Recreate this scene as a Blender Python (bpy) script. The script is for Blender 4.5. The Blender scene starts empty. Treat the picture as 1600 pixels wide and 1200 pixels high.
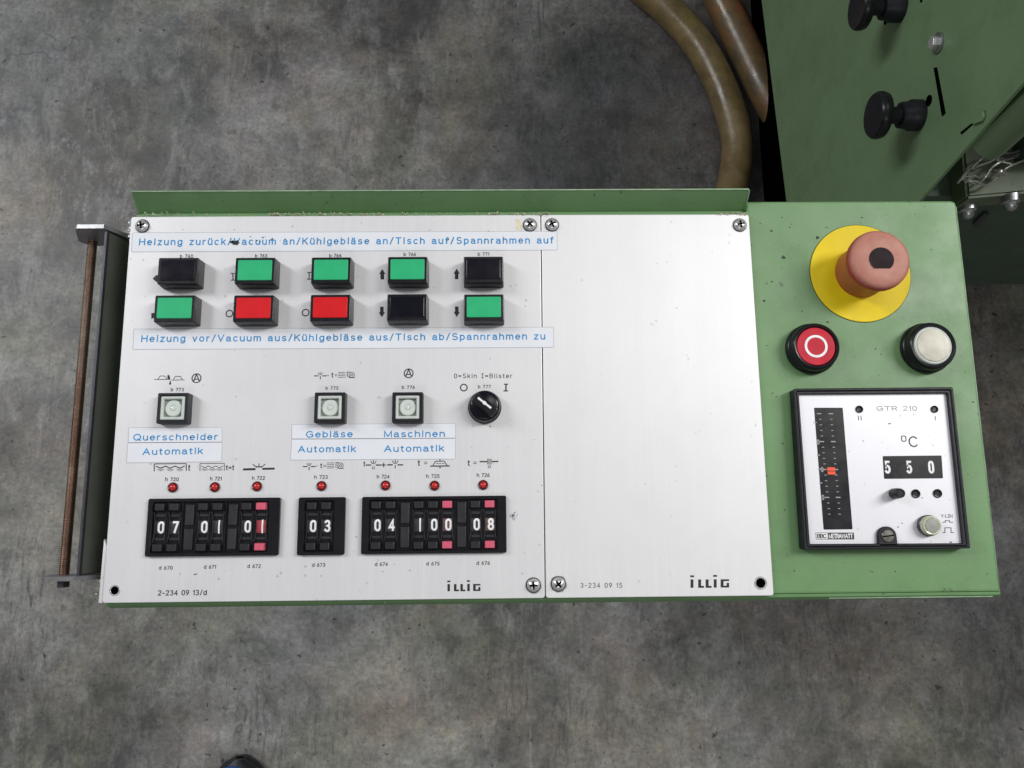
import bpy, bmesh, math, random
from mathutils import Vector, Matrix

random.seed(7)
S = bpy.context.scene
COL = S.collection

# ------------------------------------------------------------------ camera, world, lamps, exposure
F_PX = 1250.0                                    # focal length in photo pixels (1600 x 1200)
RCAM = Matrix(((0.9998617, 0.0074084, -0.01488976),
               (-0.0099011, 0.98451455, -0.17502306),
               (0.01336254, 0.17514628, 0.98445174)))
CCAM = Vector((0.0337, -0.0715, 0.4505))
cd = bpy.data.cameras.new('camera')
cam = bpy.data.objects.new('camera', cd)
COL.objects.link(cam)
cam.matrix_world = Matrix.Translation(CCAM) @ RCAM.to_4x4()
cd.sensor_fit = 'HORIZONTAL'
cd.sensor_width = 36.0
cd.lens = F_PX / 1600 * 36
cd.clip_start = 0.01
cd.clip_end = 60
S.camera = cam

W = bpy.data.worlds.new('World')
S.world = W
W.use_nodes = True
bg = W.node_tree.nodes['Background']
bg.inputs[0].default_value = (0.97, 0.98, 1.0, 1)
bg.inputs[1].default_value = 0.20


def lamp(name, loc, target, sx, sy, power, col=(1, 1, 1)):
    d = bpy.data.lights.new(name, 'AREA')
    d.shape = 'RECTANGLE'
    d.size = sx
    d.size_y = sy
    d.energy = power
    d.color = col
    o = bpy.data.objects.new(name, d)
    COL.objects.link(o)
    o.location = loc
    o.rotation_euler = (Vector(target) - Vector(loc)).to_track_quat('-Z', 'Y').to_euler()
    return o


lamp('ceiling_tube_light', (2.5, 1.0, 2.3), (0.1, 0, -0.2), 0.7, 2.0, 82, (1, 0.99, 0.96))
lamp('ceiling_tube_light', (-2.7, 1.4, 2.3), (0, 0, -0.3), 0.7, 2.0, 58, (0.97, 0.985, 1.0))
lamp('ceiling_tube_light', (0.62, 0.85, 2.3), (0.1, 0, -0.3), 0.6, 0.7, 6.6, (1, 0.99, 0.97))
lamp('ceiling_tube_light', (-0.2, -2.2, 2.4), (0, -0.2, -0.5), 1.8, 0.5, 10, (1, 0.98, 0.95))
S.view_settings.view_transform = 'Standard'
S.view_settings.look = 'None'
S.view_settings.gamma = 1
S.view_settings.use_curve_mapping = False
S.view_settings.exposure = 0.11


# ------------------------------------------------------------------ photo pixel -> point on a plane of the place
def ray(u, v):
    return RCAM @ Vector(((u - 800) / F_PX, -(v - 600) / F_PX, -1))


def atz(u, v, z=0.0):
    d = ray(u, v)
    return CCAM + d * ((z - CCAM.z) / d.z)


def atx(u, v, x):
    d = ray(u, v)
    return CCAM + d * ((x - CCAM.x) / d.x)


def aty(u, v, y):
    d = ray(u, v)
    return CCAM + d * ((y - CCAM.y) / d.y)


# ------------------------------------------------------------------ materials
class NT:
    def __init__(s, name):
        s.m = bpy.data.materials.new(name)
        s.m.use_nodes = True
        s.t = s.m.node_tree
        s.b = s.t.nodes['Principled BSDF']
        s.tc = s.t.nodes.new('ShaderNodeTexCoord')

    def n(s, typ, **kw):
        nd = s.t.nodes.new(typ)
        for k, v in kw.items():
            if k.startswith('i_'):
                nd.inputs[k[2:].replace('_', ' ')].default_value = v
            else:
                setattr(nd, k, v)
        return nd

    def l(s, a, b):
        s.t.links.new(a, b)

    def mapping(s, scale=(1, 1, 1), loc=(0, 0, 0), rot=(0, 0, 0)):
        mp = s.n('ShaderNodeMapping')
        mp.inputs['Scale'].default_value = scale
        mp.inputs['Location'].default_value = loc
        mp.inputs['Rotation'].default_value = rot
        s.l(s.tc.outputs['Object'], mp.inputs['Vector'])
        return mp.outputs[0]

    def noise(s, scale, detail=4, rough=0.55, vec=None, dist=0.0):
        nd = s.n('ShaderNodeTexNoise')
        nd.inputs['Scale'].default_value = scale
        nd.inputs['Detail'].default_value = detail
        nd.inputs['Roughness'].default_value = rough
        nd.inputs['Distortion'].default_value = dist
        s.l(vec if vec else s.tc.outputs['Object'], nd.inputs['Vector'])
        return nd.outputs['Fac']

    def voro(s, scale, feature='F1', vec=None):
        nd = s.n('ShaderNodeTexVoronoi')
        nd.feature = feature
        nd.inputs['Scale'].default_value = scale
        s.l(vec if vec else s.tc.outputs['Object'], nd.inputs['Vector'])
        return nd.outputs['Distance']

    def ramp(s, fac, stops):
        r = s.n('ShaderNodeValToRGB')
        e = r.color_ramp.elements
        while len(e) < len(stops):
            e.new(0.5)
        for el, (p, c) in zip(e, stops):
            el.position = p
            el.color = (c, c, c, 1) if not isinstance(c, tuple) else (*c, 1)
        s.l(fac, r.inputs[0])
        return r.outputs[0]

    def mix(s, fac, a, b, mode='MIX'):
        m = s.n('ShaderNodeMix', data_type='RGBA', blend_type=mode)
        if isinstance(fac, (int, float)):
            m.inputs[0].default_value = fac
        else:
            s.l(fac, m.inputs[0])
        for i, x in ((6, a), (7, b)):
            if isinstance(x, tuple):
                m.inputs[i].default_value = (*x, 1)
            else:
                s.l(x, m.inputs[i])
        return m.outputs[2]

    def math(s, op, a, b=0.0):
        m = s.n('ShaderNodeMath', operation=op)
        for i, x in ((0, a), (1, b)):
            if isinstance(x, (int, float)):
                m.inputs[i].default_value = x
            else:
                s.l(x, m.inputs[i])
        return m.outputs[0]

    def bump(s, h, strength, dist):
        b = s.n('ShaderNodeBump')
        b.inputs['Strength'].default_value = strength
        b.inputs['Distance'].default_value = dist
        s.l(h, b.inputs['Height'])
        s.l(b.outputs[0], s.b.inputs['Normal'])

    def set(s, col=None, rough=None, metal=None, **kw):
        for nm, v in (('Base Color', col), ('Roughness', rough), ('Metallic', metal)):
            if v is None:
                continue
            if isinstance(v, tuple):
                s.b.inputs[nm].default_value = (*v, 1)
            elif isinstance(v, (int, float)):
                s.b.inputs[nm].default_value = v
            else:
                s.l(v, s.b.inputs[nm])
        for k, v in kw.items():
            s.b.inputs[k.replace('_', ' ')].default_value = v
        return s.m


def plain(name, col, rough=0.4, metal=0.0, var=0.12, scale=300, bump=0.0, **kw):
    t = NT(name)
    nz = t.noise(scale, 5, 0.6)
    lo = tuple(c * (1 - var) for c in col)
    hi = tuple(min(1, c * (1 + var)) for c in col)
    c = t.mix(t.ramp(nz, [(0.3, 0.0), (0.7, 1.0)]), lo, hi)
    r = t.ramp(t.noise(scale * 0.4, 3), [(0.3, max(0.02, rough * 0.8)), (0.75, min(1, rough * 1.25))])
    if bump:
        t.bump(nz, bump, 0.0003)
    return t.set(c, r, metal, **kw)


def mat_green(name, base, chips=1.0, rough=0.42):
    t = NT(name)
    lo = tuple(c * 0.90 for c in base)
    hi = tuple(c * 1.08 for c in base)
    c = t.mix(t.ramp(t.noise(9, 6, 0.6), [(0.3, 0.0), (0.7, 1.0)]), lo, hi)
    grime = t.ramp(t.noise(26, 8, 0.72), [(0.52, 0.0), (0.78, 0.5)])
    c = t.mix(grime, c, tuple(x * 0.55 for x in (base[0] * 1.15, base[1] * 0.95, base[2] * 0.9)))
    if chips:
        wob = t.n('ShaderNodeTexNoise', i_Scale=260.0)
        t.l(t.tc.outputs['Object'], wob.inputs['Vector'])
        wv = t.mix(0.006, t.tc.outputs['Object'], wob.outputs['Color'])
        for sc, cut, off, k, colr in ((75, 0.57, 0, 0.75, (0.02, 0.035, 0.02)), (170, 0.51, 3, 0.7, (0.03, 0.05, 0.03)), (320, 0.52, 5, 0.55, (0.03, 0.05, 0.03)),
                                      (210, 0.60, 8, 0.45, (0.28, 0.36, 0.25))):
            sel = t.ramp(t.noise(sc * 0.45, 2, vec=t.mapping(loc=(off, off * .7, off * .3))), [(cut, 0.0), (cut + 0.04, 1.0)])
            sp = t.ramp(t.voro(sc, vec=wv), [(0.0, 1.0), (0.07, 1.0), (0.13, 0.0)])
            c = t.mix(t.math('MULTIPLY', t.math('MULTIPLY', sel, sp), k * chips), c, colr)
    t.bump(t.noise(420, 3), 0.10, 0.0004)
    r = t.ramp(t.noise(40, 5), [(0.3, rough - 0.08), (0.7, rough + 0.12)])
    return t.set(c, r, 0.0)


def mat_alu(name, base=(0.72, 0.715, 0.735), dirt=1.0):
    t = NT(name)
    brush = t.noise(1.0, 4, 0.7, vec=t.mapping(scale=(2600, 14, 1)))
    c = t.mix(t.ramp(brush, [(0.3, 0.0), (0.7, 1.0)]), tuple(x * 0.965 for x in base), tuple(min(1, x * 1.03) for x in base))
    cl = t.ramp(t.noise(20, 7, 0.68, dist=0.4), [(0.42, 0.0), (0.75, 0.30 * dirt)])
    c = t.mix(cl, c, (0.58, 0.575, 0.60))
    bands = t.ramp(t.noise(1.0, 3, 0.6, vec=t.mapping(scale=(75, 2.5, 1))), [(0.35, 0.0), (0.75, 0.22 * dirt)])
    c = t.mix(bands, c, (0.60, 0.60, 0.63))
    sel = t.ramp(t.noise(70, 2), [(0.55, 0.0), (0.62, 1.0)])
    sp = t.ramp(t.voro(170), [(0.0, 1.0), (0.10, 1.0), (0.16, 0.0)])
    c = t.mix(t.math('MULTIPLY', t.math('MULTIPLY', sel, sp), 0.42 * dirt), c, (0.25, 0.25, 0.26))
    # short scuffs
    sv = t.mapping(scale=(420, 90, 1), rot=(0, 0, 0.35))
    sc = t.ramp(t.noise(1.0, 2, 0.5, vec=sv), [(0.755, 0.0), (0.80, 1.0)])
    c = t.mix(t.math('MULTIPLY', sc, 0.35 * dirt), c, (0.42, 0.42, 0.45))
    r = t.ramp(brush, [(0.2, 0.40), (0.8, 0.54)])
    t.bump(brush, 0.05, 0.0002)
    return t.set(c, r, 0.35)


def mat_concrete():
    t = NT('concrete')
    big = t.noise(4.0, 11, 0.66, dist=0.25)
    c = t.ramp(big, [(0.36, (0.066, 0.067, 0.070)), (0.45, (0.135, 0.135, 0.130)), (0.54, (0.208, 0.205, 0.196)),
                     (0.64, (0.310, 0.305, 0.293))])
    tint = t.noise(3.0, 6, 0.6, vec=t.mapping(loc=(7, 3, 0)))
    c = t.mix(t.ramp(tint, [(0.46, 0.0), (0.60, 0.5)]), c, (0.84, 0.87, 1.02), 'MULTIPLY')
    tint2 = t.noise(3.4, 6, 0.6, vec=t.mapping(loc=(1, 9, 0)))
    c = t.mix(t.ramp(tint2, [(0.44, 0.0), (0.58, 0.75)]), c, (1.14, 1.08, 0.90), 'MULTIPLY')
    tint3 = t.noise(5.5, 6, 0.6, vec=t.mapping(loc=(4, 6, 2)))
    c = t.mix(t.ramp(tint3, [(0.50, 0.0), (0.60, 0.8)]), c, (1.10, 0.99, 0.97), 'MULTIPLY')
    c = t.mix(t.ramp(tint3, [(0.38, 0.8), (0.47, 0.0)]), c, (0.95, 1.01, 0.93), 'MULTIPLY')
    # scrubbed wear: soft streaky light and dark patches
    wv = t.noise(1.0, 9, 0.72, vec=t.mapping(scale=(22, 10, 8), rot=(0, 0, 0.25)), dist=0.6)
    c = t.mix(t.ramp(wv, [(0.50, 0.0), (0.60, 0.42)]), c, (0.29, 0.287, 0.285))
    scr = t.noise(1.0, 10, 0.8, vec=t.mapping(scale=(38, 24, 8), rot=(0, 0, -0.3), loc=(9, 1, 1)), dist=0.3)
    scm = t.ramp(t.noise(3.5, 5, vec=t.mapping(loc=(8, 8, 3))), [(0.45, 0.0), (0.58, 1.0)])
    c = t.mix(t.math('MULTIPLY', t.ramp(scr, [(0.53, 0.0), (0.60, 0.55)]), scm), c, (0.33, 0.326, 0.33))
    dk = t.noise(1.0, 9, 0.74, vec=t.mapping(scale=(12, 8, 8), loc=(4, 2, 1)), dist=0.6)
    c = t.mix(t.ramp(dk, [(0.54, 0.0), (0.68, 0.62)]), c, (0.050, 0.050, 0.054))
    mid = t.noise(34, 8, 0.75)
    c = t.mix(0.62, c, t.ramp(mid, [(0.28, 0.20), (0.72, 0.80)]), 'OVERLAY')
    st = t.noise(1.0, 7, 0.75, vec=t.mapping(scale=(95, 17, 8), rot=(0, 0, -0.12)), dist=1.2)
    stm = t.ramp(t.noise(5, 4, vec=t.mapping(loc=(2, 8, 3))), [(0.46, 0.0), (0.60, 1.0)])
    c = t.mix(t.math('MULTIPLY', t.ramp(st, [(0.50, 0.0), (0.66, 0.75)]), stm), c, (0.055, 0.056, 0.060))
    st2 = t.noise(1.0, 6, 0.75, vec=t.mapping(scale=(60, 22, 8), loc=(5, 5, 0), rot=(0, 0, 0.5)), dist=1.0)
    stm2 = t.ramp(t.noise(4, 4, vec=t.mapping(loc=(6, 1, 3))), [(0.46, 0.0), (0.60, 1.0)])
    c = t.mix(t.math('MULTIPLY', t.ramp(st2, [(0.52, 0.0), (0.70, 0.6)]), stm2), c, (0.30, 0.295, 0.285))
    fine = t.noise(150, 4, 0.7)
    c = t.mix(0.45, c, t.ramp(fine, [(0.3, 0.20), (0.7, 0.80)]), 'OVERLAY')
    pit = t.noise(70, 6, 0.8, vec=t.mapping(loc=(1, 2, 3)))
    c = t.mix(t.ramp(pit, [(0.60, 0.0), (0.70, 0.6)]), c, (0.045, 0.045, 0.047))
    # thin dragging scratches
    for rz, lc in ((0.5, (0, 0, 0)), (-0.9, (3, 1, 0)), (1.7, (6, 2, 0))):
        sv = t.noise(1.0, 2, 0.4, vec=t.mapping(scale=(260, 5, 4), loc=lc, rot=(0, 0, rz)), dist=0.25)
        sm = t.ramp(t.noise(6, 2, vec=t.mapping(loc=(lc[0] + 1, 4, 2))), [(0.52, 0.0), (0.58, 1.0)])
        c = t.mix(t.math('MULTIPLY', t.ramp(sv, [(0.74, 0.0), (0.78, 0.5)]), sm), c, (0.34, 0.335, 0.32))
    sel = t.ramp(t.noise(13, 2), [(0.47, 0.0), (0.53, 1.0)])
    wob = t.n('ShaderNodeTexNoise', i_Scale=90.0)
    t.l(t.tc.outputs['Object'], wob.inputs['Vector'])
    sp = t.ramp(t.voro(38, vec=t.mix(0.02, t.tc.outputs['Object'], wob.outputs['Color'])), [(0.0, 1.0), (0.07, 1.0), (0.14, 0.0)])
    c = t.mix(t.math('MULTIPLY', t.math('MULTIPLY', sel, sp), 0.8), c, (0.018, 0.018, 0.020))
    sel2 = t.ramp(t.noise(8, 3, vec=t.mapping(loc=(4, 4, 1))), [(0.44, 0.0), (0.52, 1.0)])
    sp2 = t.ramp(t.voro(95, vec=t.mix(0.01, t.tc.outputs['Object'], wob.outputs['Color'])), [(0.0, 1.0), (0.10, 1.0), (0.17, 0.0)])
    c = t.mix(t.math('MULTIPLY', t.math('MULTIPLY', sel2, sp2), 0.55), c, (0.025, 0.025, 0.028))
    # shade near the machine painted into the concrete round the hoses
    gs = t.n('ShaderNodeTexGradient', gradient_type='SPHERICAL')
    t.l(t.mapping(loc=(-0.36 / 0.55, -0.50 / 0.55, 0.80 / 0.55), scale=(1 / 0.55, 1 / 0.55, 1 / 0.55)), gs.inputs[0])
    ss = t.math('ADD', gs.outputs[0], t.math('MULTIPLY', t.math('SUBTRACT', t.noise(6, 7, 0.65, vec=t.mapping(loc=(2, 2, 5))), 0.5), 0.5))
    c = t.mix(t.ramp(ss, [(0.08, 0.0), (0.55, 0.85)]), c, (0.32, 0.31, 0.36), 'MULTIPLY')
    # hairline cracks in one worn corner of the floor
    w2 = t.n('ShaderNodeTexNoise', i_Scale=14.0, i_Detail=6.0)
    t.l(t.tc.outputs['Object'], w2.inputs['Vector'])
    v1 = t.n('ShaderNodeTexVoronoi', feature='DISTANCE_TO_EDGE')
    v1.inputs['Scale'].default_value = 13
    t.l(t.mix(0.16, t.tc.outputs['Object'], w2.outputs['Color']), v1.inputs['Vector'])
    cr = t.ramp(v1.outputs['Distance'], [(0.0, 1.0), (0.012, 0.6), (0.035, 0.0)])
    g = t.n('ShaderNodeTexGradient', gradient_type='SPHERICAL')
    t.l(t.mapping(loc=(0.80 / 0.24, -0.86 / 0.24, 0.80 / 0.24), scale=(1 / 0.24, 1 / 0.24, 1 / 0.24)), g.inputs[0])
    k = t.math('MULTIPLY', t.ramp(g.outputs[0], [(0.0, 0.0), (0.4, 1.0)]), t.ramp(t.noise(9, 4), [(0.42, 0.0), (0.52, 1.0)]))
    c = t.mix(t.math('MULTIPLY', t.math('MULTIPLY', cr, k), 0.75), c, (0.035, 0.035, 0.037))
    t.bump(mid, 0.2, 0.003)
    r = t.ramp(big, [(0.3, 0.42), (0.7, 0.62)])
    return t.set(c, r, 0.0)


M = {}
M['green'] = mat_green('green_paint', (0.128, 0.252, 0.104))
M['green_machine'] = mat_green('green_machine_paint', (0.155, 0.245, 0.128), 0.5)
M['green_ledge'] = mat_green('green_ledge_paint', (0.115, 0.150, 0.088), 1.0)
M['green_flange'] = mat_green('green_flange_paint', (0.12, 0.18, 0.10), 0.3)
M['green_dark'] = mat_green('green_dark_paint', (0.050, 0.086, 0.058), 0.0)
M['green_old'] = mat_green('green_oily_paint', (0.056, 0.058, 0.052), 0.3, 0.4)
M['alu'] = mat_alu('brushed_aluminium')
M['alu2'] = mat_alu('brushed_aluminium_clean', (0.745, 0.74, 0.755), 0.7)
M['face'] = mat_alu('instrument_face', (0.66, 0.66, 0.705), 0.9)
M['black'] = plain('black_plastic', (0.007, 0.007, 0.010), 0.30, Specular_IOR_Level=0.35)
M['black_matt'] = plain('matt_black_plastic', (0.009, 0.009, 0.014), 0.45, Specular_IOR_Level=0.35)
M['black_cap'] = plain('glossy_black_cap', (0.003, 0.003, 0.008), 0.22, Specular_IOR_Level=0.3)
M['void'] = plain('dark_hole', (0.001, 0.001, 0.0012), 1.0, Specular_IOR_Level=0.0)
M['grey_wheel'] = plain('dark_grey_wheel', (0.032, 0.032, 0.038), 0.4)
M['key_dark'] = plain('dark_key', (0.014, 0.014, 0.018), 0.4)
M['leg_steel'] = plain('grey_sheet_steel', (0.19, 0.19, 0.205), 0.4, 0.35, var=0.25, scale=90)
M['grease'] = plain('grey_grease', (0.36, 0.36, 0.37), 0.5, var=0.35, scale=700)
M['highlight_green'] = plain('pale_green_highlight', (0.30, 0.40, 0.28), 0.35, var=0.35, scale=120)  # lighter green, painted as the glint along sheet edges
M['wire'] = plain('bare_wire', (0.42, 0.41, 0.39), 0.3, 0.7)
M['rail'] = plain('worn_grey_edge', (0.022, 0.022, 0.026), 0.35)
M['pink'] = plain('pink_red_key', (0.60, 0.10, 0.17), 0.35)
M['red_wheel'] = plain('red_wheel', (0.36, 0.04, 0.06), 0.4)
M['rose_wheel'] = plain('rose_wheel', (0.15, 0.08, 0.08), 0.4)
M['green_cap'] = plain('green_cap', (0.022, 0.42, 0.175), 0.42, var=0.06, scale=120, Specular_IOR_Level=0.3)
M['red_cap'] = plain('red_cap', (0.62, 0.008, 0.014), 0.42, var=0.06, scale=120, Specular_IOR_Level=0.25)
M['red_disc'] = plain('crimson_disc', (0.50, 0.010, 0.030), 0.5, var=0.15, scale=180, Specular_IOR_Level=0.25)
M['white'] = plain('white_ink', (0.78, 0.78, 0.80), 0.5)
M['ink'] = plain('black_ink', (0.012, 0.012, 0.014), 0.6)
M['ink_grey'] = plain('grey_ink', (0.11, 0.11, 0.12), 0.6)
M['ink_pale'] = plain('pale_grey_ink', (0.30, 0.30, 0.31), 0.6)
M['blue'] = plain('blue_lettering', (0.0, 0.225, 0.53), 0.6, var=0.35, scale=260)
M['strip'] = plain('white_label_tape', (0.715, 0.735, 0.79), 0.42, var=0.03, scale=60)
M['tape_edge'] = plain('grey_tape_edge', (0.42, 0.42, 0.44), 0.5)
M['steel'] = plain('zinc_steel', (0.40, 0.40, 0.41), 0.3, 0.95)
M['steel_dark'] = plain('dark_steel', (0.07, 0.07, 0.085), 0.38, 0.6)
M['nickel'] = plain('screw_steel', (0.62, 0.62, 0.62), 0.28, 0.7, bump=0.2)
M['clear'] = plain('milky_lens', (0.56, 0.60, 0.57), 0.15, var=0.06)
M['lens'] = plain('pale_lens', (0.58, 0.63, 0.60), 0.12, var=0.05)
M['lens_dark'] = plain('grey_lens_recess', (0.30, 0.33, 0.31), 0.3)
M['ivory'] = plain('ivory_lens', (0.58, 0.56, 0.48), 0.4, var=0.18, scale=110, Specular_IOR_Level=0.3)
M['amber_rim'] = plain('yellowed_clear_ring', (0.50, 0.49, 0.36), 0.15)
M['grey_cap'] = plain('grey_cap', (0.30, 0.31, 0.28), 0.25)
M['led'] = plain('red_led', (0.50, 0.022, 0.022), 0.15, var=0.35, scale=900)
M['led_rim'] = plain('dark_red_rim', (0.06, 0.006, 0.008), 0.3)
M['yellow'] = plain('yellow_disc', (0.74, 0.56, 0.008), 0.5, var=0.06, scale=60, Specular_IOR_Level=0.25)
M['orange_mark'] = plain('orange_pointer', (0.85, 0.08, 0.02), 0.4)
M['slot_brass'] = plain('worn_slot_screw', (0.16, 0.15, 0.14), 0.35, 0.7)
M['hose_tan'] = None
M['shoe'] = plain('black_shoe', (0.008, 0.009, 0.012), 0.4)
M['shoe_blue'] = plain('blue_shoe_trim', (0.01, 0.06, 0.22), 0.4)
M['glue'] = plain('yellowed_glue', (0.66, 0.62, 0.46), 0.5, var=0.15)
M['flake'] = plain('pale_flakes', (0.50, 0.46, 0.36), 0.8, var=0.4)


def mat_rod():
    t = NT('rusty_threaded_rod')
    a = t.noise(30, 5, 0.6)
    c = t.ramp(a, [(0.3, (0.10, 0.055, 0.038)), (0.5, (0.22, 0.13, 0.09)), (0.7, (0.34, 0.27, 0.21))])
    w = t.n('ShaderNodeTexWave', wave_type='BANDS', bands_direction='Y')
    w.inputs['Scale'].default_value = 300
    t.l(t.tc.outputs['Object'], w.inputs['Vector'])
    t.bump(w.outputs['Fac'], 0.5, 0.0005)
    return t.set(c, 0.34, 0.75)


def mat_hose(name, stops, scale):
    t = NT(name)
    a = t.noise(scale, 7, 0.6)
    c = t.ramp(a, stops)
    c = t.mix(t.ramp(t.noise(45, 8, 0.75), [(0.46, 0.0), (0.72, 0.6)]), c, (0.05, 0.042, 0.03))
    t.bump(t.noise(90, 4), 0.25, 0.002)
    return t.set(c, t.ramp(t.noise(30, 5), [(0.3, 0.24), (0.7, 0.46)]), 0.0)


def mat_knob_red():
    t = NT('faded_red_knob')
    sep = t.n('ShaderNodeSeparateXYZ')
    t.l(t.tc.outputs['Object'], sep.inputs[0])
    h = t.math('MULTIPLY', sep.outputs[2], 1 / 0.026)
    h = t.math('ADD', h, t.math('MULTIPLY', t.math('SUBTRACT', t.noise(120, 6, 0.7), 0.5), 0.14))
    c = t.ramp(h, [(0.0, (0.33, 0.095, 0.030)), (0.62, (0.37, 0.130, 0.048)), (0.74, (0.30, 0.020, 0.020)), (0.90, (0.33, 0.035, 0.035)),
                   (0.985, (0.44, 0.185, 0.140))])
    d = t.ramp(t.noise(150, 7, 0.78), [(0.45, 0.0), (0.75, 0.5)])
    c = t.mix(d, c, (0.24, 0.09, 0.07))
    t.bump(t.noise(400, 4), 0.15, 0.0004)
    return t.set(c, t.ramp(t.noise(90, 5), [(0.3, 0.35), (0.7, 0.6)]), 0.0, Specular_IOR_Level=0.35)


M['rod'] = mat_rod()
M['hose_tan'] = mat_hose('ochre_hose', [(0.3, (0.105, 0.072, 0.026)), (0.5, (0.185, 0.130, 0.052)), (0.7, (0.26, 0.195, 0.095))], 14)
M['hose_red'] = mat_hose('reddish_hose', [(0.32, (0.085, 0.072, 0.055)), (0.48, (0.16, 0.105, 0.045)), (0.62, (0.22, 0.095, 0.045)), (0.75, (0.24, 0.075, 0.05))], 13)
M['knob_red'] = mat_knob_red()
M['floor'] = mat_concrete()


# ------------------------------------------------------------------ mesh helpers
def link_mesh(name, bm, mat, parent=None, loc=(0, 0, 0), rotz=0.0, sharp=38):
    bmesh.ops.recalc_face_normals(bm, faces=bm.faces[:])
    me = bpy.data.meshes.new(name)
    bm.to_mesh(me)
    bm.free()
    me.set_sharp_from_angle(angle=math.radians(sharp))
    me.polygons.foreach_set('use_smooth', [len(p.vertices) <= 4 for p in me.polygons])   # the big flat caps stay flat
    o = bpy.data.objects.new(name, me)
    COL.objects.link(o)
    if mat is not None:
        me.materials.append(M[mat] if isinstance(mat, str) else mat)
    o.location = loc
    o.rotation_euler = (0, 0, rotz)
    if parent is not None:
        o.parent = parent
    return o


def empty(name, parent=None, loc=(0, 0, 0), rotz=0.0):
    o = bpy.data.objects.new(name, None)
    COL.objects.link(o)
    o.empty_display_size = 0.02
    o.location = loc
    o.rotation_euler = (0, 0, rotz)
    if parent is not None:
        o.parent = parent
    return o


def tag(o, label=None, cat=None, group=None, kind=None):
    if label:
        o['label'] = label
    if cat:
        o['category'] = cat
    if group:
        o['group'] = group
    if kind:
        o['kind'] = kind
    return o


def copy_tree(o, parent=None):
    c = o.copy()
    COL.objects.link(c)
    if parent is not None:
        c.parent = parent
    for ch in list(o.children):
        copy_tree(ch, c)
    return c


def swap(o, child, mat):
    """give a copied child its own mesh with another material"""
    for ch in o.children:
        if ch.name.split('.')[0] == child:
            ch.data = ch.data.copy()
            ch.data.materials[0] = M[mat]


def rrect(w, h, r=0.0, cx=0.0, cy=0.0, n=5):
    r = max(r, 1e-5)
    out = []
    for (sx, sy, a0) in ((1, 1, 0), (-1, 1, 90), (-1, -1, 180), (1, -1, 270)):
        for i in range(n):
            a = math.radians(a0 + 90 * i / (n - 1))
            out.append((cx + sx * (w / 2 - r) + r * math.cos(a), cy + sy * (h / 2 - r) + r * math.sin(a)))
    return out


def rquad(P, r, n=5):
    """rounded outline of a convex quad given counter-clockwise"""
    out = []
    P = [Vector((p[0], p[1])) for p in P]
    for i in range(4):
        p, a, b = P[i], P[i - 1], P[(i + 1) % 4]
        d1, d2 = (a - p).normalized(), (b - p).normalized()
        s, e = p + d1 * r, p + d2 * r
        for k in range(n):
            t = k / (n - 1)
            out.append(tuple((1 - t) ** 2 * s + 2 * t * (1 - t) * p + t * t * e))
    return out


def inset(pts, d):
    out = []
    n = len(pts)
    for i in range(n):
        p, a, b = Vector(pts[i]), Vector(pts[i - 1]), Vector(pts[(i + 1) % n])
        e1, e2 = (p - a), (b - p)
        if e1.length < 1e-9 or e2.length < 1e-9:
            out.append(tuple(p))
            continue
        n1 = Vector((-e1.y, e1.x)).normalized()
        n2 = Vector((-e2.y, e2.x)).normalized()
        m = (n1 + n2)
        m = m.normalized()
        k = d / max(0.3, m.dot(n1))
        out.append(tuple(p + m * k))
    return out


def loop(bm, pts, z):
    return [bm.verts.new((p[0], p[1], z)) for p in pts]


def bridge(bm, a, b):
    n = len(a)
    for i in range(n):
        bm.faces.new((a[i], a[(i + 1) % n], b[(i + 1) % n], b[i]))


def prism(bm, pts, z0, z1, bev=0.0, cap0=True):
    L = [loop(bm, pts, z0)]
    if bev:
        L.append(loop(bm, pts, z1 - bev))
        L.append(loop(bm, inset(pts, bev * 0.35), z1 - bev * 0.3))
        L.append(loop(bm, inset(pts, bev), z1))
    else:
        L.append(loop(bm, pts, z1))
    for a, b in zip(L, L[1:]):
        bridge(bm, a, b)
    bm.faces.new(L[-1])
    if cap0:
        bm.faces.new(L[0][::-1])


def taper(bm, p0, p1, z0, z1, bev=0.0):
    L = [loop(bm, p0, z0), loop(bm, p1, z1 - bev)]
    if bev:
        L.append(loop(bm, inset(p1, bev * 0.35), z1 - bev * 0.3))
        L.append(loop(bm, inset(p1, bev), z1))
    for a, b in zip(L, L[1:]):
        bridge(bm, a, b)
    bm.faces.new(L[-1])
    bm.faces.new(L[0][::-1])


def ringprism(bm, outer, inner, z0, z1, bev=0.0, zin=None):
    """frame: outer wall, bevelled top, inner wall going down to zin"""
    zin = z0 if zin is None else zin
    L = [loop(bm, outer, z0), loop(bm, outer, z1 - bev)]
    if bev:
        L.append(loop(bm, inset(outer, bev), z1))
        L.append(loop(bm, inset(inner, -bev), z1))
    else:
        L[-1] = loop(bm, outer, z1)
    L.append(loop(bm, inner, z1 - bev))
    L.append(loop(bm, inner, zin))
    for a, b in zip(L, L[1:]):
        bridge(bm, a, b)


def circ(r, n=40, cx=0.0, cy=0.0):
    return [(cx + r * math.cos(2 * math.pi * i / n), cy + r * math.sin(2 * math.pi * i / n)) for i in range(n)]


def lathe(bm, prof, n=48, cx=0.0, cy=0.0, cap_top=True, cap_bot=True):
    L = [loop(bm, circ(max(r, 1e-6), n, cx, cy), z) for r, z in prof]
    for a, b in zip(L, L[1:]):
        bridge(bm, a, b)
    if cap_top:
        bm.faces.new(L[-1])
    if cap_bot:
        bm.faces.new(L[0][::-1])


def box(bm, x0, x1, y0, y1, z0, z1):
    prism(bm, [(x0, y0), (x1, y0), (x1, y1), (x0, y1)], z0, z1)


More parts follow.
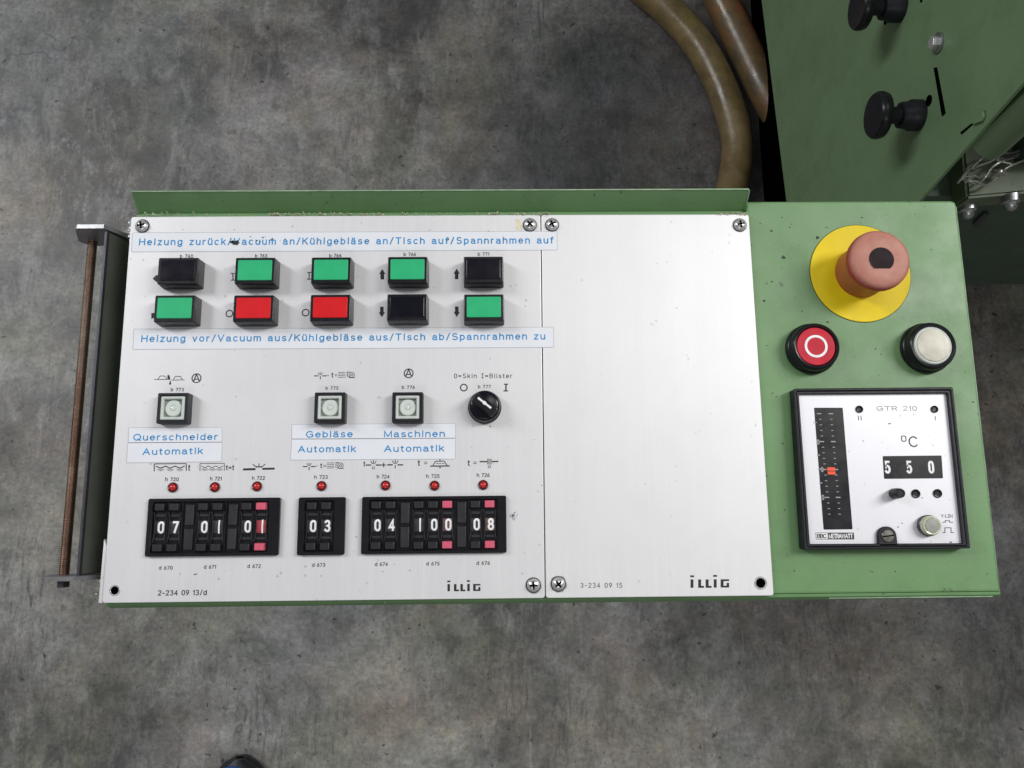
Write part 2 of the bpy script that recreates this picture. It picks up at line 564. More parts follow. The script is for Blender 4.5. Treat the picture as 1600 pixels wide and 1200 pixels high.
def poly3(bm, P, off):
    """closed solid from a planar polygon P (3-D points) pushed by vector off"""
    off = Vector(off)
    a = [bm.verts.new(Vector(p)) for p in P]
    b = [bm.verts.new(Vector(p) + off) for p in P]
    bridge(bm, a, b)
    bm.faces.new(b)
    bm.faces.new(a[::-1])


def tube(bm, path, r, n=16, caps=True):
    path = [Vector(p) for p in path]
    rings = []
    up = Vector((0, 0, 1))
    prev = None
    for i, p in enumerate(path):
        t = (path[min(i + 1, len(path) - 1)] - path[max(i - 1, 0)]).normalized()
        if prev is None:
            ref = up if abs(t.z) < 0.9 else Vector((1, 0, 0))
            x = t.cross(ref).normalized()
        else:
            x = (prev - t * prev.dot(t)).normalized()
        prev = x
        y = t.cross(x)
        rr = r[i] if isinstance(r, (list, tuple)) else r
        rings.append([bm.verts.new(p + x * rr * math.cos(2 * math.pi * k / n) + y * rr * math.sin(2 * math.pi * k / n)) for k in range(n)])
    for a, b in zip(rings, rings[1:]):
        bridge(bm, a, b)
    if caps:
        bm.faces.new(rings[-1])
        bm.faces.new(rings[0][::-1])


def smooth_path(P, k=8):
    P = [Vector(p) for p in P]
    Q = [P[0] * 2 - P[1]] + P + [P[-1] * 2 - P[-2]]
    out = []
    for i in range(1, len(Q) - 2):
        a, b, c, d = Q[i - 1], Q[i], Q[i + 1], Q[i + 2]
        for j in range(k):
            t = j / k
            out.append(0.5 * ((2 * b) + (c - a) * t + (2 * a - 5 * b + 4 * c - d) * t * t + (3 * b - a - 3 * c + d) * t ** 3))
    out.append(P[-1])
    return out


TH = 0.00006                                     # thickness of an ink film


def stroke(bm, P, w, z, closed=False):
    """ink line of width w along 2-D points P, lying at height z"""
    P = [Vector((p[0], p[1])) for p in P]
    if closed:
        P = P + [P[0]]
    for i, (a, b) in enumerate(zip(P, P[1:])):
        d = b - a
        if d.length < 1e-7:
            continue
        d.normalize()
        n = Vector((-d.y, d.x)) * w / 2
        e = d * w * 0.35
        dz = (i % 2) * 0.00001
        prism(bm, [tuple(a - e - n), tuple(b + e - n), tuple(b + e + n), tuple(a - e + n)], z, z + TH + dz)


def disc(bm, c, r, z, n=20):
    prism(bm, circ(r, n, c[0], c[1]), z, z + TH)


def ringink(bm, c, r0, r1, z, n=32):
    ringprism(bm, circ(r1, n, c[0], c[1]), circ(r0, n, c[0], c[1]), z, z + TH)


# ------------------------------------------------------------------ a plain grotesque lettering drawn with strokes (cap height 1, x-height 0.72)
def _arc(cx, cy, rx, ry, a0, a1, n=10):
    return [(cx + rx * math.cos(math.radians(a0 + (a1 - a0) * i / n)), cy + ry * math.sin(math.radians(a0 + (a1 - a0) * i / n))) for i in range(n + 1)]


def _bowl(x0, x1, y0, y1):
    return _arc((x0 + x1) / 2, (y0 + y1) / 2, (x1 - x0) / 2, (y1 - y0) / 2, 0, 360, 20)


_S = _arc(.32, .755, .27, .245, 35, 270, 12) + _arc(.32, .255, .30, .255, 90, -150, 12)[1:]
_s = _arc(.24, .535, .20, .185, 30, 270, 10) + _arc(.24, .175, .23, .175, 90, -150, 10)[1:]
GL = {
    'H': (.66, [[(0, 0), (0, 1)], [(.66, 0), (.66, 1)], [(0, .52), (.66, .52)]]),
    'A': (.74, [[(0, 0), (.37, 1), (.74, 0)], [(.13, .35), (.61, .35)]]),
    'B': (.58, [[(0, 0), (0, 1)] + [(.30, 1)] + _arc(.30, .765, .24, .235, 90, -90, 8) + [(0, .53)], [(0, .53), (.31, .53)] + _arc(.31, .265, .27, .265, 90, -90, 8) + [(0, 0)]]),
    'C': (.72, [_arc(.38, .5, .38, .5, 42, 318, 18)]),
    'E': (.54, [[(.54, 1), (0, 1), (0, 0), (.54, 0)], [(0, .52), (.48, .52)]]),
    'G': (.74, [_arc(.38, .5, .38, .5, 45, 325, 18) + [(.72, .16), (.72, .48), (.42, .48)]]),
    'I': (.40, [[(.20, 0), (.20, 1)], [(0, 1), (.40, 1)], [(0, 0), (.40, 0)]]),
    'K': (.62, [[(0, 0), (0, 1)], [(.60, 1), (0, .40)], [(.20, .60), (.62, 0)]]),
    'L': (.5, [[(0, 1), (0, 0), (.5, 0)]]),
    'M': (.78, [[(0, 0), (0, 1), (.39, .05), (.78, 1), (.78, 0)]]),
    'N': (.64, [[(0, 0), (0, 1), (.64, 0), (.64, 1)]]),
    'Q': (.80, [_bowl(0, .80, 0, 1), [(.48, .24), (.80, -.05)]]),
    'R': (.60, [[(0, 0), (0, 1), (.32, 1)] + _arc(.32, .74, .26, .26, 90, -90, 8) + [(0, .48)], [(.32, .48), (.60, 0)]]),
    'S': (.62, [_S]),
    'T': (.64, [[(0, 1), (.64, 1)], [(.32, 1), (.32, 0)]]),
    'V': (.70, [[(0, 1), (.35, 0), (.70, 1)]]),
    'W': (1.0, [[(0, 1), (.26, 0), (.5, .95), (.74, 0), (1.0, 1)]]),
    'Y': (.64, [[(0, 1), (.32, .46), (.64, 1)], [(.32, .46), (.32, 0)]]),
    'a': (.50, [_arc(.23, .50, .22, .22, 160, 0, 8) + [(.45, .12)] + _arc(.53, .12, .08, .11, 180, 270, 4), [(.45, .42), (.24, .40)] + _arc(.20, .20, .20, .20, 90, 270, 8) + _arc(.24, .22, .21, .22, 270, 360, 5)]),
    'b': (.50, [[(0, 0), (0, 1)], _bowl(0, .50, 0, .72)]),
    'c': (.48, [_arc(.25, .36, .25, .36, 48, 312, 14)]),
    'd': (.50, [[(.50, 0), (.50, 1)], _bowl(0, .50, 0, .72)]),
    'e': (.50, [[(.02, .38), (.50, .38)] + _arc(.25, .36, .25, .36, 5, 318, 18)]),
    'f': (.30, [[(.11, 0), (.11, .80)] + _arc(.29, .80, .18, .20, 180, 85, 6), [(0, .70), (.28, .70)]]),
    'g': (.50, [_bowl(0, .50, .02, .72), [(.50, .72), (.50, -.06)] + _arc(.25, -.06, .25, .21, 0, -160, 10)]),
    'h': (.48, [[(0, 0), (0, 1)], [(0, .44)] + _arc(.24, .46, .24, .26, 170, 0, 9) + [(.48, 0)]]),
    'i': (.06, [[(.03, 0), (.03, .72)], [(.03, .89), (.03, 1.0)]]),
    'k': (.46, [[(0, 0), (0, 1)], [(.44, .72), (0, .28)], [(.16, .44), (.46, 0)]]),
    'l': (.06, [[(.03, 0), (.03, 1)]]),
    'm': (.80, [[(0, 0), (0, .72)], [(0, .46)] + _arc(.20, .48, .20, .24, 170, 0, 8) + [(.40, 0)], [(.40, .46)] + _arc(.60, .48, .20, .24, 170, 0, 8) + [(.80, 0)]]),
    'n': (.48, [[(0, 0), (0, .72)], [(0, .44)] + _arc(.24, .46, .24, .26, 170, 0, 9) + [(.48, 0)]]),
    'o': (.52, [_bowl(0, .52, 0, .72)]),
    'p': (.50, [[(0, -.27), (0, .72)], _bowl(0, .50, 0, .72)]),
    'r': (.28, [[(0, 0), (0, .72)], [(0, .40)] + _arc(.26, .44, .26, .27, 175, 85, 6)]),
    's': (.46, [_s]),
    't': (.28, [[(.11, .92), (.11, .14)] + _arc(.25, .14, .14, .14, 180, 275, 5), [(0, .70), (.27, .70)]]),
    'u': (.48, [[(0, .72)] + _arc(.24, .26, .24, .26, 180, 350, 9) + [(.48, .28)], [(.48, .72), (.48, 0)]]),
    'v': (.48, [[(0, .72), (.24, 0), (.48, .72)]]),
    'z': (.44, [[(.02, .72), (.43, .72), (.01, 0), (.44, 0)]]),
    '0': (.46, [_arc(.23, .72, .23, .28, 0, 180, 10) + _arc(.23, .28, .23, .28, 180, 360, 10) + [(.46, .72)]]),
    '1': (.22, [[(0, .78), (.19, .98), (.19, 0)]]),
    '2': (.50, [_arc(.25, .74, .24, .26, 165, -25, 10) + [(.02, .02), (.50, .02)]]),
    '3': (.48, [_arc(.23, .755, .22, .245, 150, -80, 9) + _arc(.23, .255, .25, .26, 80, -150, 10)]),
    '4': (.54, [[(.40, 0), (.40, 1), (0, .28), (.54, .28)]]),
    '5': (.48, [[(.44, 1), (.07, 1), (.04, .52)] + _arc(.22, .31, .26, .31, 130, -145, 12)]),
    '6': (.48, [_bowl(0, .48, 0, .60), [(.01, .34), (.08, .66), (.34, 1)]]),
    '7': (.48, [[(0, 1), (.48, 1), (.15, 0)]]),
    '8': (.48, [_bowl(.03, .45, .53, 1.0), _bowl(0, .48, 0, .53)]),
    '9': (.48, [_bowl(0, .48, .40, 1.0), [(.47, .66), (.40, .34), (.14, 0)]]),
    '/': (.36, [[(0, -.06), (.36, 1.04)]]),
    '=': (.52, [[(0, .36), (.52, .36)], [(0, .58), (.52, .58)]]),
    '-': (.34, [[(0, .42), (.34, .42)]]),
    '+': (.50, [[(0, .44), (.50, .44)], [(.25, .2), (.25, .68)]]),
    ' ': (.26, []),
}
for _b, _n in (('a', 'ä'), ('u', 'ü')):
    w_, st_ = GL[_b]
    GL[_n] = (w_, st_ + [[(w_ * .5 - .13, .88), (w_ * .5 - .13, 1.0)], [(w_ * .5 + .13, .88), (w_ * .5 + .13, 1.0)]])
_zk = [0]


def ribbon(bm, P, w, z):
    """flat ink line of width w along P, mitred at its corners"""
    Q = [Vector(P[0])]
    for p in P[1:]:
        if (Vector(p) - Q[-1]).length > w * 0.05:
            Q.append(Vector(p))
    if len(Q) < 2:
        return
    _zk[0] = (_zk[0] + 1) % 7
    z = z + _zk[0] * 0.000003
    closed = (Q[0] - Q[-1]).length < w * 0.3 and len(Q) > 6
    a, b = [], []
    n = len(Q)
    for i in range(n):
        if closed:
            t0 = Q[i] - Q[i - 1] if i else Q[0] - Q[-2]
            t1 = Q[i + 1] - Q[i] if i < n - 1 else Q[1] - Q[0]
        else:
            t0 = Q[i] - Q[i - 1] if i else Q[1] - Q[0]
            t1 = Q[i + 1] - Q[i] if i < n - 1 else Q[-1] - Q[-2]
        t0.normalize()
        t1.normalize()
        m = Vector((-(t0.y + t1.y), t0.x + t1.x))
        if m.length < 1e-6:
            m = Vector((-t0.y, t0.x))
        m.normalize()
        k = (w / 2) / max(0.45, m.dot(Vector((-t0.y, t0.x))))
        p = Q[i].copy()
        if not closed and i == 0:
            p -= t1 * w * 0.4
        if not closed and i == n - 1:
            p += t0 * w * 0.4
        a.append(bm.verts.new((p.x + m.x * k, p.y + m.y * k, z)))
        b.append(bm.verts.new((p.x - m.x * k, p.y - m.y * k, z)))
    for i in range(n - 1):
        bm.faces.new((b[i], b[i + 1], a[i + 1], a[i]))


def put_text(bm, s, p0, p1, h, z, weight=0.13, spaced=True, kx=1.0):
    """lettering from p0 to p1 (baseline ends, metres) with capital height h, at height z"""
    p0, p1 = Vector((p0[0], p0[1])), Vector((p1[0], p1[1]))
    L = (p1 - p0).length
    ang = math.atan2(p1.y - p0.y, p1.x - p0.x)
    ca, sa = math.cos(ang), math.sin(ang)
    wd = weight * h
    L -= wd
    nat = sum(GL[c][0] for c in s) * h * kx
    gap = 0.0
    if len(s) > 1:
        gap = (L - nat) / (len(s) - 1)
        lo, hi = (0.10 * h, 0.42 * h) if spaced else (0.16 * h, 0.16 * h)
        g2 = min(hi, max(lo, gap))
        if g2 != gap:
            kx *= (L - g2 * (len(s) - 1)) / nat
            gap = g2
    elif nat > 0.1 * h:
        kx *= L / nat
    x = wd / 2
    for c in s:
        w, st = GL[c]
        for P in st:
            Q = []
            for px, py in P:
                X, Y = x + px * kx * h, wd / 2 + py * (h - wd)
                Q.append((p0.x + X * ca - Y * sa, p0.y + X * sa + Y * ca))
            ribbon(bm, Q, wd, z + TH)
        x += w * kx * h + gap


def px_text(bm, s, u0, u1, v0, hpx, z, v1=None, weight=0.13, spaced=True):
    v1 = v0 if v1 is None else v1
    p0, p1 = atz(u0, v0, z), atz(u1, v1, z)
    h = (atz(u0, v0 - hpx, z) - p0).length
    put_text(bm, s, p0, p1, h, z, weight, spaced)


def PX(pts, z=0.0):
    return [tuple(atz(u, v, z)[:2]) for u, v in pts]


def quad_px(TL, TR, BR, BL, z):
    return PX([BL, BR, TR, TL], z)


MM = 0.001
PXM = 0.4505 / F_PX                              # metres per photo pixel on the panel

# ------------------------------------------------------------------ the floor
ZF = -0.80
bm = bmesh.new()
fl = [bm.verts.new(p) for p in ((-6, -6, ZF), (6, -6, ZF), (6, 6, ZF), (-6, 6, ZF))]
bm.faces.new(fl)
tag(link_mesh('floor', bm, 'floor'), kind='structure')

# ------------------------------------------------------------------ the control console
console = empty('control_console')
tag(console, 'green control console with white faceplates, coloured push buttons and red mushroom knob', 'control console')
ZD = -0.0026                                     # painted deck; the faceplates' top is z = 0
X0, X1 = -0.1822, 0.3103
Y0, Y1 = -0.1140, 0.1198

bm = bmesh.new()
prism(bm, [(X0, -0.1100), (X1, -0.1100), (X1, Y1 - 0.003), (X1 - 0.0008, Y1 - 0.0008), (X1 - 0.003, Y1), (0.1824, Y1), (0.1824, 0.1134), (X0, 0.1134)], -0.13, ZD, 0.0014)
housing = link_mesh('housing', bm, 'green', console)
bm = bmesh.new()
box(bm, 0.02, 0.20, -0.05, 0.07, ZF, -0.1302)
link_mesh('pedestal', bm, 'green', console)

# rear lip: folded sheet rising behind the faceplates
bm = bmesh.new()
sec = [(0.1137, -0.0055), (0.1146, -0.0055), (0.1225, 0.0066), (0.1231, 0.0074), (0.1237, 0.0072), (0.1242, 0.0060), (0.1246, -0.030), (0.1205, -0.030), (0.1205, -0.0060)]
xa, xb = -0.1812, 0.1821
n = 9
La = [bm.verts.new((xa, y, z)) for y, z in sec]
Lb = [bm.verts.new((xb, y, z)) for y, z in sec]
bridge(bm, La, Lb)
bm.faces.new(La)
bm.faces.new(Lb[::-1])
bmesh.ops.bevel(bm, geom=[e for e in bm.edges if abs(e.verts[0].co.x - e.verts[1].co.x) < 1e-6 and max(v.co.z for v in e.verts) > 0.003],
                offset=0.0006, segments=2, affect='EDGES')
link_mesh('rear_lip', bm, 'green', console)

bm = bmesh.new()
secf = [(-0.1099, -0.0028), (-0.1114, -0.0030), (-0.1126, -0.0044), (-0.1138, -0.0095), (-0.1139, -0.0300), (-0.1103, -0.0300)]
La = [bm.verts.new((X0, y, z)) for y, z in secf]
Lb = [bm.verts.new((X1 - 0.0002, y, z)) for y, z in secf]
bridge(bm, La, Lb)
bm.faces.new(La)
bm.faces.new(Lb[::-1])
link_mesh('front_lip', bm, 'green', console)

# faceplates (with their screw holes as dark bores set in countersunk rings)
pl_left = [(159.4, 942.4), (851.4, 934.6), (844.2, 335.4), (204.8, 338.6)]
pl_right = [(853.0, 934.6), (1209.2, 930.8), (1169.8, 334.7), (845.8, 335.4)]
plates = []
for q, m, lb in ((pl_left, 'alu', 'silver faceplate crowded with buttons, lamps and thumbwheels'),
                 (pl_right, 'alu2', 'blank silver faceplate with one printed number')):
    bm = bmesh.new()
    prism(bm, rquad(PX(q), 0.0017), ZD + 0.0002, 0.0, 0.0004)
    plates.append(tag(link_mesh('faceplate', bm, m, console), lb))
plateL, plateR = plates

# narrow folded edge of the left faceplate
bm = bmesh.new()
a = PX([(159.6, 942.6), (205.0, 338.8)])
prism(bm, [(a[0][0] - 0.0026, a[0][1]), (a[0][0] - 0.0002, a[0][1]), (a[0][0] - 0.0002, a[0][1] + 0.030), (a[0][0] - 0.0022, a[0][1] + 0.034)], -0.010, -0.0008, 0.0004)
link_mesh('folded_edge', bm, 'alu', plateL)

# ---- printed lettering of the left faceplate
ZI = 0.00003
def printed(s, u0, u1, v, h, parent, mat='ink', weight=0.15, v1=None, z=ZI, spaced=True, name='printed_text'):
    bm = bmesh.new()
    px_text(bm, s, u0, u1, v, h, z, v1=v1, weight=weight, spaced=spaced)
    return link_mesh(name, bm, mat, parent)


for s, u0, u1, v, h in (('b 760', 281, 301.5, 403, 5.5), ('b 763', 398.5, 417.5, 402.5, 5.5), ('b 764', 514.4, 533.4, 402, 5.5),
                        ('b 766', 630.6, 650, 400.2, 5.5), ('b 771', 746.5, 764.5, 399.8, 5.5),
                        ('b 773', 266.7, 287, 611.5, 5.5), ('b 775', 508.7, 528.7, 609, 5.3), ('b 776', 628, 648, 607.7, 5.3),
                        ('b 777', 747, 766.7, 606.8, 5.3),
                        ('h 720', 258, 279, 751.9, 6), ('h 721', 328, 346.3, 750.8, 6), ('h 722', 393.6, 414, 749.9, 6),
                        ('h 723', 491, 512, 748.4, 6), ('h 724', 588.7, 608.7, 747.7, 6), ('h 725', 666, 686.7, 746.9, 6),
                        ('h 726', 745, 765, 745.4, 6),
                        ('d 670', 248, 269.4, 890.3, 6), ('d 671', 318.4, 337.5, 888.7, 6), ('d 672', 386.4, 407.3, 887.6, 6),
                        ('d 673', 487.5, 508, 885.7, 6), ('d 674', 585.7, 606, 884.5, 6), ('d 675', 666, 686.7, 883.7, 6),
                        ('d 676', 744.5, 765.5, 882.7, 6)):
    printed(s, u0, u1, v, h, plateL)
printed('0=Skin I=Blister', 709.5, 800.5, 591, 7.4, plateL, weight=0.12)
printed('2-234 09 13/d', 246.5, 323, 930.8, 8.6, plateL, weight=0.15, v1=930.0)

bm = bmesh.new()
ringink(bm, atz(724.7, 605.6), 4.4 * PXM, 6.2 * PXM, ZI)
link_mesh('printed_mark', bm, 'ink', plateL)
bm = bmesh.new()
stroke(bm, PX([(790.7, 600.6), (790.4, 610.6)]), 2.1 * PXM, ZI)
stroke(bm, PX([(788.0, 600.3), (793.4, 600.3)]), 1.7 * PXM, ZI + 0.00002)
stroke(bm, PX([(787.4, 610.8), (793.2, 610.8)]), 1.7 * PXM, ZI + 0.00002)
link_mesh('printed_mark', bm, 'ink', plateL)


def ink_lines(name, items, parent, mat='ink', w=1.0, z=ZI):
    bm = bmesh.new()
    for it in items:
        k = it[0]
        if k == 'l':
            stroke(bm, PX(it[1], z), (it[2] if len(it) > 2 else w) * PXM, z)
        elif k == 'p':
            prism(bm, PX(it[1], z), z, z + TH)
        elif k == 'r':
            ringink(bm, atz(it[1], it[2], z), (it[3] - it[4]) * PXM, it[3] * PXM, z)
        elif k == 'd':
            disc(bm, atz(it[1], it[2], z), it[3] * PXM, z)
        elif k == 't':
            px_text(bm, it[1], it[2], it[3], it[4], it[5], z, weight=0.15)
    return link_mesh(name, bm, mat, parent)


def arrow(u, v, d):                              # bold block arrow, d = +1 up, -1 down
    return [('p', [(u - 2.7, v + 7.6 * d), (u + 2.7, v + 7.6 * d), (u + 2.7, v - 0.8 * d), (u - 2.7, v - 0.8 * d)][::int(d)]),
            ('p', [(u - 4.8, v - 0.8 * d), (u + 4.8, v - 0.8 * d), (u, v - 8.8 * d)][::int(d)])]


ink_lines('direction_arrow', arrow(597.3, 429, 1), plateL)
ink_lines('direction_arrow', arrow(713.5, 428.5, 1), plateL)
ink_lines('direction_arrow', arrow(596.6, 487, -1), plateL)
ink_lines('direction_arrow', arrow(713.7, 486.5, -1), plateL)
for u, v in ((358.5, 490), (477.5, 488.5)):
    ink_lines('printed_mark', [('r', u, v, 6.2, 1.7)], plateL)
for u, v in ((364, 432.5), (483, 431)):
    ink_lines('printed_mark', [('l', [(u, v - 5), (u, v + 5)], 1.6), ('l', [(u - 3, v - 5.2), (u + 3, v - 5.2)], 1.4), ('l', [(u - 3, v + 5.2), (u + 3, v + 5.2)], 1.4)], plateL)
ink_lines('direction_arrow', [('p', [(238.5, 435.5), (244, 430), (250, 430), (250, 440.5), (244, 440.5)][::-1]), ], plateL)
ink_lines('direction_arrow', [('p', [(236.5, 498), (236.5, 489.5), (246, 488), (246, 495)]), ], plateL)


def circled_a(u, v, r=7.8):
    return [('r', u, v, r, 1.6), ('l', [(u - 4.6, v + 4.8), (u, v - 6.2), (u + 4.6, v + 4.8)], 1.6), ('l', [(u - 3, v + 1.6), (u + 3, v + 1.6)], 1.5)]


ink_lines('pictogram', circled_a(307, 591), plateL)
ink_lines('pictogram', circled_a(638.5, 583.3), plateL)
ink_lines('pictogram', [('l', [(241, 592.8), (262, 592.8)], 0.9), ('l', [(268, 594), (288, 593.6)], 0.9),
                        ('l', [(247, 592.5), (250, 587.6), (257, 587.4), (261, 592)], 0.9), ('l', [(271, 593), (274, 588), (282, 588), (285, 593.5)], 0.9),
                        ('p', [(262.2, 593), (266, 593.5), (264.8, 586), (261.5, 586.2)]), ('p', [(264, 600.8), (267.6, 600.8), (266.6, 595.2), (265.6, 595.2)])], plateL)


def spray(u, v, wbar=8.0, s=1.0, sub=None, down=False):
    """two bars with arrows fanning between them"""
    it = [('l', [(u - 12 * s, v), (u - 4.5 * s, v)], 2.0 * s), ('l', [(u + 4.5 * s, v), (u + 12 * s, v)], 2.0 * s),
          ('l', [(u - 4.5 * s, v - 6.5 * s), (u - 1.8 * s, v - 2 * s)], 1.1 * s), ('l', [(u + 4.5 * s, v - 6.5 * s), (u + 1.8 * s, v - 2 * s)], 1.1 * s),
          ('l', [(u, v - 7.5 * s), (u, v - 2 * s)], 1.2 * s)]
    if sub == 'i':
        it.append(('l', [(u, v + 1), (u, v + 5)], 1.3))
    elif sub == 'o':
        it.append(('r', u, v + 4.5, 2.1, 0.8))
    return it


def air_fan(u, v):
    it = []
    for k in range(4):
        it.append(('l', [(u, v - 4.5 + k * 2.6), (u + 11, v - 4.8 + k * 2.6)], 0.8))
    it += [('l', [(u + 14, v + 2.5), (u + 14, v - 5), (u + 18, v - 5)], 1.1), ('l', [(u + 17, v + 3.5), (u + 17, v - 1)], 0.9),
           ('r', u + 21, v - 0.6, 4.6, 0.9), ('r', u + 21, v - 0.6, 2.0, 0.9), ('l', [(u + 18, v + 3.8), (u + 26, v + 3.8)], 0.9)]
    return it


for (u, v) in ((500.5, 587.3), (483.0, 729.0)):
    ink_lines('pictogram', spray(u, v, s=0.78, sub='i') + [('l', [(u + 11, v - 1), (u + 13, v - 1)], 1)], plateL)
    ink_lines('pictogram', [('t', 't', u + 17, u + 20.5, v + 2.5, 8, 0.01), ('l', [(u + 23, v - 2), (u + 26, v - 2)], 0.8), ('l', [(u + 23, v), (u + 26, v)], 0.8)] + air_fan(u + 28, v - 1), plateL)
# heating field symbols
for (u, v, w, tt) in ((241, 736, 50, 't'), (312.5, 735.5, 38, 't+t')):
    it = [('l', [(u, v), (u, v - 11.2), (u + w, v - 11.6), (u + w, v - 0.6)], 1.3 if tt == 't' else 0.9)]
    bow = []
    for k in range(3):
        cx = u + w * (0.2 + 0.3 * k)
        bow += [(cx - w * 0.14, v - 7.4), (cx, v - 4.6), (cx + w * 0.14, v - 7.4)]
        for a in (-55, -28, 0, 28, 55):
            ra = math.radians(a)
            it.append(('l', [(cx + 2.5 * math.sin(ra), v - 4.5 + 2 * math.cos(ra)), (cx + 6.4 * math.sin(ra), v - 5 + 5.4 * math.cos(ra))], 0.65))
    it.append(('l', bow, 1.5 if tt == 't' else 0.9))
    if tt == 't':
        it.append(('t', 't', u + w + 2.5, u + w + 6, v - 0.5, 10, 0.02))
    else:
        it.append(('t', 't+t', u + w + 2.0, u + w + 15.5, v - 0.8, 8.5, -0.005))
    ink_lines('pictogram', it, plateL)
ink_lines('pictogram', [('l', [(381, 733.5), (398, 733)], 3.2), ('l', [(411, 732.6), (428, 732.2)], 3.0)] +
          [('l', [(404.6 + a * 9.5, 724.3 + abs(a) * 1.0), (404.6 + a * 3.6, 730.2)], 1.2) for a in (-1, 0, 1)] +
          [('p', [(404.6 + a * 3.2 - 1.7, 728.4), (404.6 + a * 2.6, 731.2), (404.6 + a * 3.2 + 1.7, 728.4)]) for a in (-1, 0, 1)], plateL)
ink_lines('pictogram', [('t', 't', 567.5, 571, 728.5, 8, 0.01)] + spray(583.5, 726.6, s=0.95, sub='o') + [('l', [(596.5, 726.5), (602.5, 726.5)], 1.5), ('l', [(599.5, 723.5), (599.5, 729.5)], 1.3)] +
          spray(617.5, 726.3, s=0.98, sub='i'), plateL)
ink_lines('pictogram', [('t', 't', 652.5, 656.5, 728, 9.5, 0.02), ('l', [(663, 722), (667.5, 722)], 0.9), ('l', [(663, 724.5), (667.5, 724.5)], 0.9),
                        ('l', [(673, 728.3), (702, 728)], 1.8), ('l', [(676.5, 727), (680.5, 720.8), (694, 720.5), (698.5, 727)], 1.2),
                        ('l', [(682, 724.2), (684.5, 724.2)], 1), ('l', [(686.5, 724.2), (689, 724.2)], 1), ('l', [(691, 724.2), (693.5, 724.2)], 1),
                        ('p', [(685.6, 731.4), (689.6, 731.4), (687.6, 729.0)]), ('l', [(687.5, 719.5), (687.5, 716.5)], 1.2)], plateL)
ink_lines('pictogram', [('t', 't', 730.5, 734.5, 728, 9.5, 0.02), ('l', [(740, 721.8), (744.5, 721.8)], 0.9), ('l', [(740, 724.3), (744.5, 724.3)], 0.9),
                        ('l', [(750, 721.3), (760.5, 721.3)], 1.9), ('l', [(769, 721.2), (778, 721.0)], 1.9)] +
          [('l', [(761.8 + k * 1.9, 717), (761.8 + k * 1.9, 725.5)], 0.8) for k in range(4)] + [('r', 764.7, 729.3, 2.3, 0.8)], plateL)


def logo(u0, v0, s, parent):
    """the maker's five block letters with their raised dots"""
    def R(x0, x1, y0, y1):
        return ('p', [(u0 + x0 * s, v0 + y1 * s), (u0 + x1 * s, v0 + y1 * s), (u0 + x1 * s, v0 + y0 * s), (u0 + x0 * s, v0 + y0 * s)])
    ink_lines('maker_logo', [R(0, 5.0, 0, 2.4), R(0.4, 4.2, 5.4, 16.6), R(10.6, 14.4, 5.4, 16.6), R(14.4, 18.2, 14.0, 16.6), R(20.6, 24.4, 5.4, 16.6), R(24.4, 28.4, 14.0, 16.6),
                             R(30.6, 35.6, -0.5, 1.9), R(31.4, 35.2, 5.2, 16.4), R(40.6, 44.4, 5.2, 16.2), R(44.4, 51.8, 5.2, 7.6), R(44.4, 51.8, 13.8, 16.2), R(48.6, 51.8, 10.0, 13.8)],
              parent)


logo(698.8, 907.2, 1.0, plateL)
logo(1078.6, 899.0, 1.17, plateR)
printed('3-234 09 15', 907, 972.5, 918.5, 7.9, plateR, 'ink_grey', 0.13)

# bores in the two outer corners
for (u, v, d, par) in ((179.3, 922.5, 11.6, plateL), (1188.5, 911.0, 14.2, plateR)):
    p = atz(u, v)
    bm = bmesh.new()
    r = d / 2 * PXM
    lathe(bm, [(r, ZI), (r, ZI + TH)], 32)
    h = link_mesh('screw_hole', bm, 'void', par, (p.x, p.y, 0.00004))
    bm = bmesh.new()
    ringprism(bm, circ(r * 1.40), circ(r * 1.02), 0, 0.00025, 0.00010)
    link_mesh('hole_rim', bm, 'nickel', par, (p.x, p.y, 0))

# ---- tape label strips with blue lettering
ZS = 0.00022


def label(quad, texts, lb):
    bm = bmesh.new()
    prism(bm, rquad(quad_px(*quad, ZS), 0.0004, 3), 0.00006, ZS, 0.00006)
    o = link_mesh('label_strip', bm, 'strip', console)
    tag(o, lb)
    for s, u0, u1, v0, v1, h in texts:
        bm = bmesh.new()
        px_text(bm, s, u0, u1, v0, h, ZS + 0.00002, v1=v1, weight=0.15)
        link_mesh('blue_lettering', bm, 'blue', o)
    # dirt and a painted shadow gap along the tape's edge
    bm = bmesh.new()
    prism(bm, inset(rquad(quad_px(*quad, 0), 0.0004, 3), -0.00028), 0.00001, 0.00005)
    link_mesh('dirt_shadow_edge', bm, 'tape_edge', o)
    return o


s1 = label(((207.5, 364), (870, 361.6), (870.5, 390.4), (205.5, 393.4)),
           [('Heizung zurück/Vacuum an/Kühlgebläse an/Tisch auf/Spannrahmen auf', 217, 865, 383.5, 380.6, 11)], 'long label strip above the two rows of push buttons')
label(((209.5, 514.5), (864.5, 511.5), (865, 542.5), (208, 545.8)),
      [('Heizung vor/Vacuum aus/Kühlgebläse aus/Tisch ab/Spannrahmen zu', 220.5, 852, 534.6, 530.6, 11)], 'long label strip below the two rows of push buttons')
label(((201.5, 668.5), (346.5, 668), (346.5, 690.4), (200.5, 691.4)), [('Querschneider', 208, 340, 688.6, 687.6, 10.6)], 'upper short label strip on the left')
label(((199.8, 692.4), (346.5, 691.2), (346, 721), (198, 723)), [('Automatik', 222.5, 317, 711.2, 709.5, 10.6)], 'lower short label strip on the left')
label(((456, 663.5), (711.5, 662), (711.5, 684.2), (456, 685.6)), [('Gebläse', 478, 551, 684.0, 683.2, 10.6), ('Maschinen', 600, 695, 683.5, 682.8, 10.6)], 'upper wide label strip in the middle')
